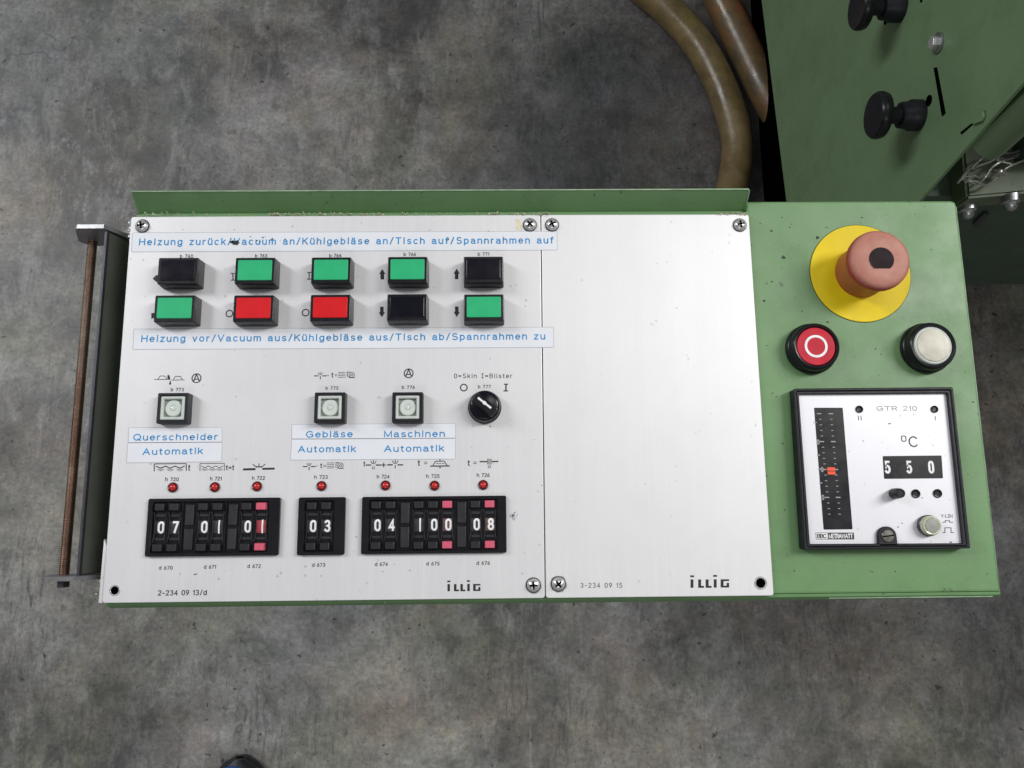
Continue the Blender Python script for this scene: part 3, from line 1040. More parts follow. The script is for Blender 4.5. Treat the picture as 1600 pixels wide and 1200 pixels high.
label(((456, 686.6), (711.5, 685.4), (711, 717), (454, 718.6)), [('Automatik', 465.5, 556, 707.2, 706.4, 10.6), ('Automatik', 600, 694, 706.4, 705.4, 10.6)], 'lower wide label strip in the middle')


def blob(bm, c, r, z, n=11, k=0.45, th=TH, asp=1.0):
    pts = []
    for i in range(n):
        a = 2 * math.pi * i / n
        rr = r * random.uniform(1 - k, 1 + k * 0.5)
        pts.append((c[0] + rr * asp * math.cos(a), c[1] + rr * math.sin(a)))
    prism(bm, pts, z, z + th)


for (u, v, r, a) in ((368.5, 379.5, 5.4, 1.5), (363, 378, 3.2, 1.1), (401.5, 376, 1.3, 1), (411, 371, 1.0, 2.2), (425.5, 373.5, 1.6, 1), (407, 378, 1.0, 1), (445.5, 373.5, 1.0, 1),
                     (438, 376.5, .6, 1), (391.5, 370, .8, 1.3), (415, 369.7, .7, 1), (700.5, 373.8, 1.5, .8), (699.6, 376, 1.0, .6), (763, 361, .8, 1)):
    bm = bmesh.new()
    blob(bm, atz(u, v, ZS), r * PXM, ZS + 0.0001, asp=a)
    link_mesh('ink_stain', bm, 'ink', s1)

# scuffs, glue and flakes on the left faceplate
bm = bmesh.new()
for (u, v, r, a) in ((305.5, 897, 1.3, 1.6), (304, 898, .9, 1.5), (351, 892, .7, .4), (598, 893, .7, 1.6), (640, 891, .8, 1.4), (602, 942, 1, 1.5), (286, 359, .8, 1), (366, 359, .9, 1), (846.5, 758.5, .9, 1),
                     (766, 666.4, 1.3, 1), (835, 687, .8, 1), (204, 404, 1, .6)):
    blob(bm, atz(u, v), r * PXM, 0.00002, asp=a)
for k in range(34):
    a, rr = random.uniform(0, 6.28), random.uniform(0.5, 7.5)
    blob(bm, atz(801.5 + rr * math.cos(a), 805.5 + rr * math.sin(a)), random.uniform(0.35, 0.95) * PXM * (1.6 if rr < 2 else 1), 0.00002 + k * 0.0000005, n=7)
tag(link_mesh('scuff_marks', bm, 'ink_grey', plateL), kind='stuff')
bm = bmesh.new()
for q in ([(806, 359), (815.5, 360.5), (815, 345), (805.5, 341)], [(668, 360), (686, 360), (686, 341), (670, 341)], [(595, 358), (600, 358), (599, 340), (595, 340)]):
    prism(bm, PX(q), 0.00002, 0.00002 + TH)
    break
link_mesh('glue_residue', bm, 'glue', plateL)
bm = bmesh.new()
for k in range(210):
    u = random.choice((random.uniform(205, 860), random.uniform(420, 600), random.uniform(760, 860), random.uniform(1120, 1168)))
    c = atz(u, 334.5 + random.gauss(0, 1.2))
    r = random.uniform(0.3, 1.5) * PXM
    prism(bm, [(c.x + r * random.uniform(.4, 1.3) * math.cos(t), min(0.1146, c.y + r * random.uniform(.3, 1) * math.sin(t))) for t in (0.2, 1.4, 2.6, 3.9, 5.1)], ZD + 0.0003, ZD + 0.003 + random.uniform(0, .0005))
tag(link_mesh('paint_flakes', bm, 'flake', console), kind='stuff')
# crumbs of glue stuck over the chipped corner
bm = bmesh.new()
for k in range(16):
    c = atz(random.gauss(203.4, 1.0) - random.random() * 2, random.uniform(342, 378))
    blob(bm, c, random.uniform(0.6, 1.7) * PXM, -0.0014, n=8, th=0.0012 + random.uniform(0, .0002))
tag(link_mesh('glue_crumbs', bm, 'strip', plateL), kind='stuff')


# ---- screws
def screw_proto():
    bm = bmesh.new()
    lathe(bm, [(0.0036, 0.0), (0.0036, 0.0006), (0.0034, 0.0012), (0.0026, 0.0021), (0.0012, 0.0026), (0.0001, 0.0027)], 36)
    o = link_mesh('screw', bm, 'nickel', console)
    bm = bmesh.new()
    for (w, l) in ((0.0010, 0.0042), (0.0042, 0.0010)):
        prism(bm, [(-w / 2, -l / 2), (w / 2, -l / 2), (w / 2, l / 2), (-w / 2, l / 2)], 0.0019, 0.00278 + (0.00002 if w < l else 0))
    link_mesh('cross_recess', bm, 'void', o)
    bm = bmesh.new()
    lathe(bm, [(0.0042, 0.00002), (0.0042, 0.0004), (0.0036, 0.0005)], 32)
    link_mesh('washer', bm, 'steel_dark', o)
    return o


sc0 = screw_proto()
for i, (u, v, rz) in enumerate(((221.5, 352.5, 0.2), (828, 350.8, 0.78), (862.8, 350.8, 0.42), (1156.5, 351, 0.15), (833.5, 914.5, 0.08), (872.5, 912.5, 0.7))):
    o = sc0 if i == 0 else copy_tree(sc0, console)
    p = atz(u, v, 0.001)
    o.location = (p.x, p.y, 0.0)
    o.rotation_euler = (0, 0, rz)


for (u, v, r) in ((872.5, 913, 13.0), (833.5, 915.5, 11.6), (862.8, 351.5, 11.6)):
    bm = bmesh.new()
    blob(bm, atz(u, v), r * PXM, 0.00001, n=18, k=0.16)
    link_mesh('grease_ring', bm, 'grease', plateR if u > 850 else plateL)


# ---- rectangular push buttons
def button_proto():
    o = empty('push_button', console)
    bm = bmesh.new()
    taper(bm, rrect(0.0233, 0.0163, 0.0007), rrect(0.0227, 0.0157, 0.0008), 0.0, 0.0095, 0.0004)
    link_mesh('bezel', bm, 'black', o)
    bm = bmesh.new()
    prism(bm, rrect(0.0195, 0.0121, 0.0007, 0, 0.0003), 0.0090, 0.0099, 0.0003)
    link_mesh('button_cap', bm, 'black_cap', o)
    return o


HB = 0.0095
b0 = button_proto()
caps = (('black_cap', None), ('green_cap', 'green'), ('red_cap', 'red'))
layout = [(277.8, 423.2, 0), (398.3, 423, 1), (517.2, 422.4, 1), (636.7, 421.6, 1), (755.3, 421.2, 0),
          (272.6, 482.2, 1), (396, 482, 2), (516, 481.2, 2), (636, 480.3, 0), (756, 480.6, 1)]
made = []
for i, (u, v, k) in enumerate(layout):
    o = b0 if i == 0 else copy_tree(b0, console)
    p = atz(u, v, HB)
    o.location = (p.x, p.y, 0.0)
    if k:
        swap(o, 'button_cap', caps[k][0])
    o['label'] = 'rectangular push button with %s cap' % ('glossy black', 'bright green', 'bright red')[k]


# ---- square lamp buttons
def lamp_proto():
    o = empty('lamp_button', console)
    bm = bmesh.new()
    ringprism(bm, rrect(0.0172, 0.0172, 0.0006), rrect(0.0137, 0.0137, 0.0004), 0.0, 0.0062, 0.0004, zin=0.001)
    link_mesh('bezel', bm, 'black_matt', o)
    bm = bmesh.new()
    ringprism(bm, rrect(0.0132, 0.0132, 0.0005), rrect(0.0100, 0.0100, 0.0004), 0.001, 0.0066, 0.0005, zin=0.0042)
    link_mesh('clear_cap', bm, 'clear', o)
    bm = bmesh.new()
    prism(bm, rrect(0.0100, 0.0100, 0.0003), 0.001, 0.0040)
    link_mesh('lamp_holder', bm, 'lens_dark', o)
    bm = bmesh.new()
    lathe(bm, [(0.0046, 0.004), (0.0046, 0.0049), (0.0041, 0.0053), (0.0020, 0.0052), (0.0018, 0.0049), (0.0014, 0.0049), (0.0012, 0.0054), (0.0001, 0.0056)], 36)
    link_mesh('lens', bm, 'lens', o)
    bm = bmesh.new()
    ringprism(bm, circ(0.0050), circ(0.00462), 0.0040, 0.0046, 0.0001)
    link_mesh('lens_ring', bm, 'grey_cap', o)
    return o


l0 = lamp_proto()
for i, (u, v) in enumerate(((269.4, 637.6), (515, 636.6), (636.6, 636.3))):
    o = l0 if i == 0 else copy_tree(l0, console)
    p = atz(u, v, 0.0062)
    o.location = (p.x, p.y, 0.0)

# ---- rotary selector
p = atz(757.4, 636.6, 0.0)
sel = empty('selector_knob', console, (p.x, p.y, 0.0))
bm = bmesh.new()
lathe(bm, [(0.0095, 0.0), (0.0095, 0.0016), (0.0091, 0.0021), (0.0089, 0.0024), (0.0087, 0.0062), (0.0082, 0.0072), (0.0070, 0.0078), (0.0001, 0.0080)], 56)
link_mesh('knob_body', bm, 'black_cap', sel)
ang = math.radians(-39)
bm = bmesh.new()
prism(bm, rrect(0.0150, 0.0062, 0.0012), 0.0074, 0.0108, 0.0008)
link_mesh('grip', bm, 'black', sel, rotz=ang)
bm = bmesh.new()
prism(bm, [(-.0047, -.0006), (-.0012, -.0005), (-.0004, -.0009), (.0006, -.0009), (.0012, -.0005), (.0047, -.0006), (.0047, .0006), (.0012, .0005), (.0004, .0009), (-.0006, .0009), (-.0012, .0005), (-.0047, .0006)], 0.01078, 0.01092)
q = atz(757, 629.5, 0.0108)
link_mesh('pointer_mark', bm, 'white', sel, (q.x - p.x, q.y - p.y, 0), ang)


# ---- red indicator lamps
def led_proto():
    o = empty('indicator_lamp', console)
    bm = bmesh.new()
    lathe(bm, [(0.0028, 0), (0.0028, 0.0007), (0.0025, 0.0011), (0.0020, 0.0008), (0.00195, 0.0003)], 32)
    link_mesh('rim', bm, 'led_rim', o)
    bm = bmesh.new()
    lathe(bm, [(0.0019, 0.0002), (0.0019, 0.0008), (0.0015, 0.0014), (0.0008, 0.0017), (0.0001, 0.0018)], 28)
    link_mesh('red_lens', bm, 'led', o)
    return o


e0 = led_proto()
for i, (u, v) in enumerate(((269.3, 761.5), (335, 761), (401, 759.8), (502, 759.3), (602, 758.4), (678.8, 758.7), (755, 757.6))):
    o = e0 if i == 0 else copy_tree(e0, console)
    p = atz(u, v, 0.001)
    o.location = (p.x, p.y, 0)

# ---- thumbwheel switch blocks
ZT = 0.0024                                      # top of the black frame
mod = {}


def wheel_mesh():
    bm = bmesh.new()
    # a slice of a drum: its axis runs along x
    prof = []
    for i in range(13):
        a = math.radians(-26 + 52 * i / 12)
        prof.append((0.0120 * math.sin(a), 0.0009 - 0.0120 + 0.0120 * math.cos(a)))
    A = [bm.verts.new((-0.0027, y, z)) for y, z in prof]
    B = [bm.verts.new((0.0027, y, z)) for y, z in prof]
    for i in range(12):
        bm.faces.new((A[i], B[i], B[i + 1], A[i + 1]))
    bm.faces.new(A)
    bm.faces.new(B[::-1])
    return bm


def key_mesh():
    bm = bmesh.new()
    taper(bm, rrect(0.0056, 0.0042, 0.0004), rrect(0.0052, 0.0038, 0.0004), 0.0004, 0.0036, 0.0004)
    stroke(bm, [(-0.0012, 0), (0.0012, 0)], 0.0005, 0.00358)
    return bm


wheel0 = key0 = None


def thumb_block(quad, mods, lb):
    """black framed row of thumbwheel digits; mods = (pixel x, digit or '', colour)"""
    global wheel0, key0
    Q = quad_px(*quad, ZT)
    c = Vector((sum(q[0] for q in Q) / 4, sum(q[1] for q in Q) / 4))
    blk = empty('thumbwheel_switch', console, (c.x, c.y, 0))
    tag(blk, lb)
    W2 = abs((Q[1][0] + Q[2][0]) / 2 - c.x)
    H2 = abs((Q[2][1] + Q[3][1]) / 2 - c.y)
    vc = sum(q[1] for q in quad) / 4
    xs = [atz(m[0], vc, ZT).x - c.x for m in mods]
    ax0, ax1 = xs[0] - 0.0041, xs[-1] + 0.0041
    ay = 0.0137
    bm = bmesh.new()
    ringprism(bm, rrect(2 * W2, 2 * H2, 0.0010), rrect(ax1 - ax0, 2 * ay, 0.0004, (ax0 + ax1) / 2, 0), 0.0, ZT, 0.0003)
    prism(bm, rrect(ax1 - ax0 - 0.00002, 2 * ay - 0.00002, 0.0002, (ax0 + ax1) / 2, 0), 0.00004, 0.0004)
    for a, b in zip(xs, xs[1:]):
        m = (a + b) / 2
        box(bm, m - 0.00042, m + 0.00042, -ay + 0.00004, ay - 0.00004, 0.00035, 0.0013)
    link_mesh('frame', bm, 'black', blk)
    bm = bmesh.new()
    for (u, d, col), x in zip(mods, xs):
        if d == '':
            for sy in (-1, 1):
                prism(bm, rrect(0.0048, 0.0112, 0.0004, x, sy * 0.0066), 0.00036, 0.0015, 0.0003)
    for (u, d, col), x in zip(mods, xs):
        if d == '':
            continue
        for sx in (-1, 1):                       # the waisted sides of the digit window
            P = [(x + sx * 0.00345, 0.0082, 0.0017), (x + sx * 0.0031, 0.0066, 0.0017), (x + sx * 0.00285, 0.0048, 0.0015), (x + sx * 0.00280, 0.0, 0.0014),
                 (x + sx * 0.00285, -0.0048, 0.0015), (x + sx * 0.0031, -0.0066, 0.0017), (x + sx * 0.00345, -0.0082, 0.0017)]
            tube(bm, smooth_path(P, 4), 0.00030, 6)
        for sy in (-1, 1):
            prism(bm, rrect(0.0054, 0.0016, 0.0003, x, sy * 0.0064), 0.00036, 0.0012, 0.0003)
    link_mesh('module_edges', bm, 'rail', blk)
    for (u, d, col), x in zip(mods, xs):
        if d == '':
            continue
        if wheel0 is None:
            w = wheel0 = link_mesh('digit_wheel', wheel_mesh(), 'grey_wheel', blk)
        else:
            w = wheel0.copy()
            COL.objects.link(w)
            w.parent = blk
        w.location = (x, 0, 0)
        if col != 'k':
            w.data = wheel0.data.copy()
            w.data.materials[0] = M['red_wheel' if col == 'r' else 'rose_wheel']
            w['label'] = 'digit wheel with red ground' if col == 'r' else 'digit wheel with faded rose ground'
        bm = bmesh.new()
        hh = 0.0066
        ww = 0.0011 if d == '1' else 0.0036
        if d == '1':
            ribbon(bm, [(0, -hh / 2 + hh * i / 8) for i in range(9)], 0.00085, TH)
        else:
            put_text(bm, d, (-ww / 2, -hh / 2), (ww / 2, -hh / 2), hh, 0, weight=0.17)
        bmesh.ops.subdivide_edges(bm, edges=[e for e in bm.edges if e.calc_length() > 0.0012], cuts=3, use_grid_fill=True)
        for v in bm.verts:                       # wrap the figure onto the drum
            a = math.asin(v.co.y / 0.0120)
            v.co.z += 0.00102 - 0.0120 + 0.0120 * math.cos(a)
        link_mesh('digit', bm, 'white', blk, (x + 0.0005, 0, 0))
        for sy in (-1, 1):
            if key0 is None:
                k = key0 = link_mesh('push_key', key_mesh(), 'key_dark', blk)
            else:
                k = key0.copy()
                COL.objects.link(k)
                k.parent = blk
            k.location = (x - 0.0002, sy * 0.0110, 0)
            if col != 'k':
                k.data = key0.data.copy()
                k.data.materials[0] = M['pink']
                k['label'] = 'pink push key'
    return blk


thumb_block(((231.5, 780), (438.5, 776.5), (434, 867), (225.5, 870.7)),
            [(248.5, '0', 'k'), (271.2, '7', 'k'), (293.8, '', 'k'), (316.5, '0', 'k'), (339.2, '1', 'k'), (361.8, '', 'k'), (384.5, '0', 'k'), (407.2, '1', 'r')],
            'black thumbwheel switch reading 07, 01 and 01')
thumb_block(((466.5, 777.2), (540, 776.6), (537.5, 867), (463.5, 867.6)), [(487, '0', 'k'), (509.2, '3', 'k')], 'small black thumbwheel switch reading 03')
thumb_block(((565.5, 776.8), (791, 773.8), (791.5, 863.8), (564, 866)),
            [(588, '0', 'k'), (610.2, '4', 'k'), (632.4, '', 'k'), (654.6, '1', 'k'), (676.8, '0', 'k'), (699, '0', 'o'), (721.2, '', 'k'), (743.4, '0', 'k'), (765.6, '8', 'o')],
            'black thumbwheel switch reading 04, 100 and 08')

# ---- emergency stop
p = atz(1344, 427, ZD)
es = empty('emergency_stop', console, (p.x, p.y, ZD))
bm = bmesh.new()
lathe(bm, [(0.0298, 0.00001), (0.0298, 0.0004), (0.0295, 0.0005)], 72)
link_mesh('yellow_disc', bm, 'yellow', es)
bm = bmesh.new()
ringink(bm, (0, 0), 0.0298, 0.0302, 0.00005, 72)
link_mesh('disc_outline', bm, 'ink', es)
bm = bmesh.new()
lathe(bm, [(0.0152, 0.0005), (0.0152, 0.004), (0.0146, 0.010), (0.0143, 0.0150), (0.0150, 0.0172), (0.0164, 0.0186), (0.0173, 0.0202), (0.0175, 0.0220), (0.0172, 0.0242), (0.0163, 0.0257), (0.0148, 0.0265),
           (0.0100, 0.0268), (0.0001, 0.0269)], 72)
link_mesh('mushroom_knob', bm, 'knob_red', es)
pt = atz(1377.5, 405, ZD + 0.0270)
bm = bmesh.new()
pts = [(0.0069 * math.cos(math.radians(a)), 0.0069 * math.sin(math.radians(a))) for a in range(-50, 231, 8)]
prism(bm, pts, 0, 0.0003, 0.0001)
link_mesh('dark_inlay', bm, plain('worn_dark_inlay', (0.022, 0.015, 0.017), 0.7, Specular_IOR_Level=0.15), es, (pt.x - p.x, pt.y - p.y, 0.0270))


bm = bmesh.new()
for (u, v, r, a) in ((1224, 402, 3.0, 1.2), (1226.5, 403, 1.8, .8), (1277, 371.5, 3.0, 1.2), (1234, 355, 1.5, .8), (1455, 390, 1.3, 1), (1194, 470, 2.0, 1.3), (1206, 440, 1.5, 1), (1205, 361, 1.9, 1.2), (1188, 349, 1.2, 1),
                     (1474, 924, 1.2, .5), (1473.5, 920, .9, .5), (1223, 693, 1.5, 1), (1226, 797, 1.3, 1), (1368, 545, 1.4, 1), (1376, 554, 1.0, 1), (1293, 503, 1.6, 1.5), (1253, 487, 1.3, 1), (1241, 892, 1.3, 1),
                     (1222, 340, 1.0, 1), (1198, 540, 1.2, 1), (1213, 620, 1.4, .7), (1399, 893, 1.0, 1.5), (1347, 340, 1.2, 1.6), (1430, 335, .9, 1), (1520, 628, 1.2, 2.4)):
    blob(bm, atz(u, v, ZD), r * PXM, ZD - 0.00002, asp=a, th=0.00007)
tag(link_mesh('paint_chips', bm, plain('chipped_paint', (0.022, 0.035, 0.022), 0.7), console), kind='stuff')
bm = bmesh.new()
tube(bm, [(-0.1808, 0.1231, 0.0073), (0.1808, 0.1231, 0.0073), (0.1817, 0.1228, 0.0068), (0.1821, 0.1221, 0.0058), (0.1822, 0.1180, -0.0002)], 0.00035, 6)
link_mesh('edge_highlight', bm, 'highlight_green', console)  # pale tubes stand in for light caught along the painted edges
bm = bmesh.new()
tube(bm, [(X1 - 0.0004, Y1 - 0.004, ZD - 0.0005), (X1 - 0.0004, -0.1105, ZD - 0.0005)], 0.00032, 6)
link_mesh('edge_highlight', bm, 'highlight_green', console)
bm = bmesh.new()
tube(bm, [(X1 - 0.004, -0.1125, -0.0042), (0.215, -0.1125, -0.0042)], 0.00035, 6)
link_mesh('edge_highlight', bm, 'highlight_green', console)


# ---- round push buttons
def round_button(u, v, face, lb, name):
    p = atz(u, v, ZD)
    o = tag(empty(name, console, (p.x, p.y, ZD)), lb)
    bm = bmesh.new()
    lathe(bm, [(0.0149, 0.0), (0.0149, 0.0022), (0.0146, 0.0030), (0.0140, 0.0034), (0.0137, 0.0078), (0.0133, 0.0088), (0.0126, 0.0093), (0.0117, 0.0090), (0.0112, 0.0080), (0.0112, 0.0062)], 64)
    link_mesh('bezel', bm, 'black', o)
    bm = bmesh.new()
    if face == 'red':
        lathe(bm, [(0.01105, 0.0060), (0.01105, 0.0080), (0.0108, 0.0083), (0.0001, 0.0084)], 56)
        link_mesh('button_face', bm, 'red_disc', o)
        bm = bmesh.new()
        ringink(bm, (0, 0), 0.0052, 0.0066, 0.00842, 48)
        link_mesh('ring_mark', bm, 'white', o)
    else:
        lathe(bm, [(0.01105, 0.0060), (0.0110, 0.0084), (0.0104, 0.0091), (0.0098, 0.0089)], 56)
        link_mesh('clear_rim', bm, 'lens', o)
        bm = bmesh.new()
        lathe(bm, [(0.00975, 0.0062), (0.00975, 0.0090), (0.0092, 0.0096), (0.0060, 0.0101), (0.0001, 0.0103)], 56)
        link_mesh('lens', bm, 'ivory', o)


round_button(1266.5, 546, 'red', 'round red button with white ring', 'round_button')
round_button(1445.5, 545, 'white', 'round button with milky white lens', 'round_button')

# ---- temperature controller
ctl = empty('temperature_controller', console)
tag(ctl, 'square black framed temperature controller reading 550')
ZB = ZD + 0.0078                                 # front of the frame
ZC = ZD + 0.0050                                 # the silver face
Qo = quad_px((1241.0, 607.0), (1489.6, 604.6), (1517.0, 857.0), (1257.0, 859.0), ZB)
Qi = quad_px((1249.0, 615.4), (1482.0, 613.6), (1506.5, 848.8), (1266.5, 850.0), ZB)
bm = bmesh.new()
mid = [tuple(Vector(a) * 0.5 + Vector(b) * 0.5) for a, b in zip(rquad(Qo, 0.0012), rquad(Qi, 0.0006))]
ringprism(bm, rquad(Qo, 0.0012), mid, ZD, ZB, 0.0005, zin=ZB - 0.001)
ringprism(bm, inset(mid, 0.0001), rquad(Qi, 0.0006), ZD, ZB - 0.0006, 0.0003, zin=ZD + 0.001)
link_mesh('frame', bm, 'black_matt', ctl)
Qf = inset(Qi, -0.0003)
bm = bmesh.new()
prism(bm, Qf, ZD + 0.0005, ZC)
face = link_mesh('face_panel', bm, 'face', ctl)
ZE = ZC + 0.00004


def win(q, z1, mat, name, r=0.0006, z0=None):
    bm = bmesh.new()
    prism(bm, rquad(quad_px(*q, z1), r), ZC - 0.0002 if z0 is None else z0, z1, 0.00006)
    return link_mesh(name, bm, mat, ctl)


win(((1272, 637), (1316.8, 637), (1332.3, 827), (1287, 827.6)), ZC + 0.00012, 'black', 'scale_window')
win(((1379.2, 712.6), (1471.2, 711.6), (1473.6, 747.4), (1381.6, 748.2)), ZC + 0.00012, 'black', 'digit_window')
ZW = ZC + 0.00014
bm = bmesh.new()
for k in range(-10, 9):
    v = 733.6 + k * 8.72
    du = (v - 690) * 0.095
    major = k % 5 == 0
    wl = 6.0 if major else 3.0
    ul = 1284.0 + du
    ur = 1302.0 + du * 0.92
    stroke(bm, PX([(ul - wl / 2 + (0 if major else 1), v), (ul + wl / 2 + (0 if major else 1), v)], ZW), (1.5 if major else 1.0) * PXM, ZW)
    stroke(bm, PX([(ur - wl / 2, v), (ur + wl / 2, v)], ZW), (1.7 if major else 1.0) * PXM, ZW)
for (u, v) in ((1278.5, 690.5), (1284.8, 733.5), (1286.0, 777)):
    px_text(bm, '0', u - 2, u + 2, v + 4.2, 8, ZW, weight=0.15)
for (u, v) in ((1273.8, 660), (1279, 711), (1282.5, 754.5), (1281.0, 733)):
    stroke(bm, PX([(u - 1.8, v), (u + 1.8, v)], ZW), 1.4 * PXM, ZW)
link_mesh('scale_marks', bm, plain('dim_scale_ink', (0.34, 0.34, 0.35), 0.6), ctl)
bm = bmesh.new()
prism(bm, quad_px((1292.6, 730.2), (1304.6, 730.2), (1305.0, 735.6), (1293.0, 735.6), ZW + 0.0002), ZW, ZW + 0.0002)
prism(bm, quad_px((1293.0, 736.6), (1305.2, 736.6), (1305.8, 741.4), (1293.6, 741.4), ZW + 0.0002), ZW, ZW + 0.0002)
link_mesh('red_pointer', bm, 'orange_mark', ctl)
bm = bmesh.new()
for u, d in ((1387.5, '5'), (1421.3, '5'), (1455.8, '0')):
    px_text(bm, d, u - 4.6, u + 4.6, 740.0, 20, ZW, weight=0.17)
link_mesh('set_digits', bm, 'white', ctl)
bm = bmesh.new()
px_text(bm, 'C', 1420.5, 1435.2, 698.6, 17, ZE, weight=0.11)
ringprism(bm, rrect(8.2 * PXM, 9.6 * PXM, 0.001, *atz(1412.2, 685.3, ZE)[:2]), rrect(5.6 * PXM, 7.0 * PXM, 0.0006, *atz(1412.2, 685.3, ZE)[:2]), ZE, ZE + TH)
for P in ([(1473, 816), (1477, 816), (1477, 813.6), (1484, 813.6), (1484, 816), (1489, 816)], [(1473, 832), (1476.5, 832), (1476.5, 824.6), (1486, 824.6), (1486, 832), (1490, 832)]):
    stroke(bm, PX(P, ZE), 1.0 * PXM, ZE)
for u in (1341.3, 1345.4, 1461.3):
    stroke(bm, PX([(u, 650), (u + .3, 656.5)], ZE), 0.9 * PXM, ZE)
link_mesh('printed_symbols', bm, 'ink', ctl)
printed('Y-LIN', 1470.5, 1488.5, 809, 5.6, ctl, weight=0.12, z=ZE, mat='ink_grey')
bm = bmesh.new()
p0_, p1_ = atz(1370, 641.8, ZE), atz(1433, 641.8, ZE)
put_text(bm, 'GTR 210', p0_, p1_, 7.6 * PXM, ZE, 0.13, True, 1.45)
link_mesh('model_lettering', bm, 'ink_pale', ctl)
# maker's plate
win(((1274.3, 832.2), (1334.2, 832.2), (1335.0, 842.9), (1275.0, 842.9)), ZC + 0.00008, 'ink', 'maker_plate', 0.0001)
bm = bmesh.new()
prism(bm, quad_px((1275.2, 833.0), (1293.0, 833.0), (1293.6, 842.1), (1275.8, 842.1), ZC + 0.00012), ZC, ZC + 0.00012)
px_text(bm, 'METRAWATT', 1295, 1333, 841.3, 7.4, ZC + 0.00010, weight=0.17)
link_mesh('maker_lettering', bm, 'white', ctl)
bm = bmesh.new()
px_text(bm, 'BBC', 1277, 1292, 841.0, 6.8, ZC + 0.00014, weight=0.17)
link_mesh('maker_lettering', bm, 'ink', ctl)
bm = bmesh.new()
for u, v, r, a in ((1390, 662, 1.1, 2.2), (1349, 689, .7, 2), (1403.5, 823.5, 1.0, 1.3), (1409.5, 817.5, .8, 1.5), (1441, 778, .7, 3), (1428, 648, .6, 2), (1486, 847, 1.2, 1.8)):
    blob(bm, atz(u, v, ZE), r * PXM, ZE, asp=a)
tag(link_mesh('scuff_marks', bm, 'ink_grey', ctl), kind='stuff')


def jack(u, v, d, mat='black', h=0.0006):
    p = atz(u, v, ZC)
    bm = bmesh.new()
    r = d / 2 * PXM
    lathe(bm, [(r, -0.0002), (r, h), (r * 0.86, h * 1.25), (r * 0.62, h), (r * 0.55, 0.0001)], 32)
    return link_mesh('socket', bm, mat, ctl, (p.x, p.y, ZC))


for u, v, d in ((1342.4, 639.5, 11.5), (1459.8, 639.5, 11.5), (1430.6, 771.4, 13.5), (1464.6, 771.0, 13.5)):
    jack(u, v, d)
p = atz(1396.8, 771.4, ZC)
bm = bmesh.new()
lathe(bm, [(0.0030, 0.0), (0.0030, 0.0035), (0.0026, 0.0075), (0.0022, 0.0084), (0.0018, 0.0084), (0.0016, 0.0080), (0.0001, 0.0080)], 36)
link_mesh('adjusting_knob', bm, 'black', ctl, (p.x, p.y, ZC))
p = atz(1448.8, 821.2, ZC)
bm = bmesh.new()
lathe(bm, [(0.0058, 0.0), (0.0058, 0.0022), (0.0053, 0.0026)], 40)
link_mesh('button_collar', bm, 'steel_dark', ctl, (p.x, p.y, ZC))
bm = bmesh.new()
lathe(bm, [(0.0054, 0.0024), (0.0053, 0.0046), (0.0048, 0.0052), (0.0040, 0.0050)], 40)
link_mesh('clear_ring', bm, 'amber_rim', ctl, (p.x, p.y, ZC))
bm = bmesh.new()
lathe(bm, [(0.0040, 0.0024), (0.0040, 0.0051), (0.0036, 0.0055), (0.0001, 0.0057)], 40)
link_mesh('button_cap', bm, 'grey_cap', ctl, (p.x, p.y, ZC))
# lock with its arched black surround
p = atz(1386.6, 837.4, ZC + 0.002)
bm = bmesh.new()
pts = [(0.0052 * math.cos(math.radians(a)), 0.0052 * math.sin(math.radians(a))) for a in range(0, 181, 12)] + [(-0.0054, -0.0058), (0.0054, -0.0058)]
prism(bm, pts, -0.0001, 0.0022, 0.0005)
link_mesh('lock_surround', bm, 'black_matt', ctl, (p.x, p.y, ZC))
bm = bmesh.new()
lathe(bm, [(0.0034, 0.0021), (0.0034, 0.0026), (0.0031, 0.0029), (0.0001, 0.0030)], 36)
link_mesh('lock_screw', bm, 'slot_brass', ctl, (p.x, p.y, ZC))
bm = bmesh.new()
prism(bm, rrect(0.0062, 0.0007, 0.0002), 0.0029, 0.00308)
link_mesh('screw_slot', bm, 'void', ctl, (p.x, p.y, ZC), 0.12)

# ---- guard bracket with the threaded rod at the left end
br = empty('guard_bracket', console)
tag(br, 'steel bracket holding a rusty threaded rod')
xl, xr = -0.2154, -0.1980
rodp = atz(146, 374, -0.0215)
rodx = (rodp.x + atz(99.5, 892, -0.0215).x) / 2
for y, s in ((0.1057, -1), (-0.0985, 1)):
    bm = bmesh.new()
    # upright sheet leg: rounded lobe round the rod, edge facing up, then sloping down under the faceplate
    lobe = [(rodx + 0.0080 * math.cos(math.radians(a)), y, -0.0215 + 0.0080 * math.sin(math.radians(a))) for a in range(165, 301, 15)]
    P = [(xl - 0.0004, y, -0.0008), (xl + 0.0012, y, 0.0), (xr - 0.0004, y, 0.0), (-0.178, y, -0.046), (-0.178, y, -0.074), (xr - 0.004, y, -0.044)] + lobe[::-1]
    poly3(bm, P, (0, s * 0.0024, 0))
    leg = link_mesh('leg', bm, 'leg_steel', br)
    bm = bmesh.new()
    box(bm, xl + 0.0012, xr - 0.0006, y - 0.00005 if s > 0 else y - 0.00235, y + 0.00235 if s > 0 else y + 0.00005, 0.00002, 0.0003)
    link_mesh('bright_edge', bm, 'steel', leg)
bm = bmesh.new()
box(bm, xr - 0.0011, xr + 0.0003, -0.0958, 0.1030, -0.034, -0.0022)
link_mesh('web', bm, 'steel_dark', br)
bm = bmesh.new()
poly3(bm, [(xr + 0.0008, -0.0950, -0.004), (xr + 0.0008, 0.1022, -0.004), (-0.1800, 0.1022, -0.060), (-0.1800, -0.0950, -0.060)], (-0.001, 0, -0.001))
link_mesh('side_sheet', bm, 'green_old', br)
bm = bmesh.new()
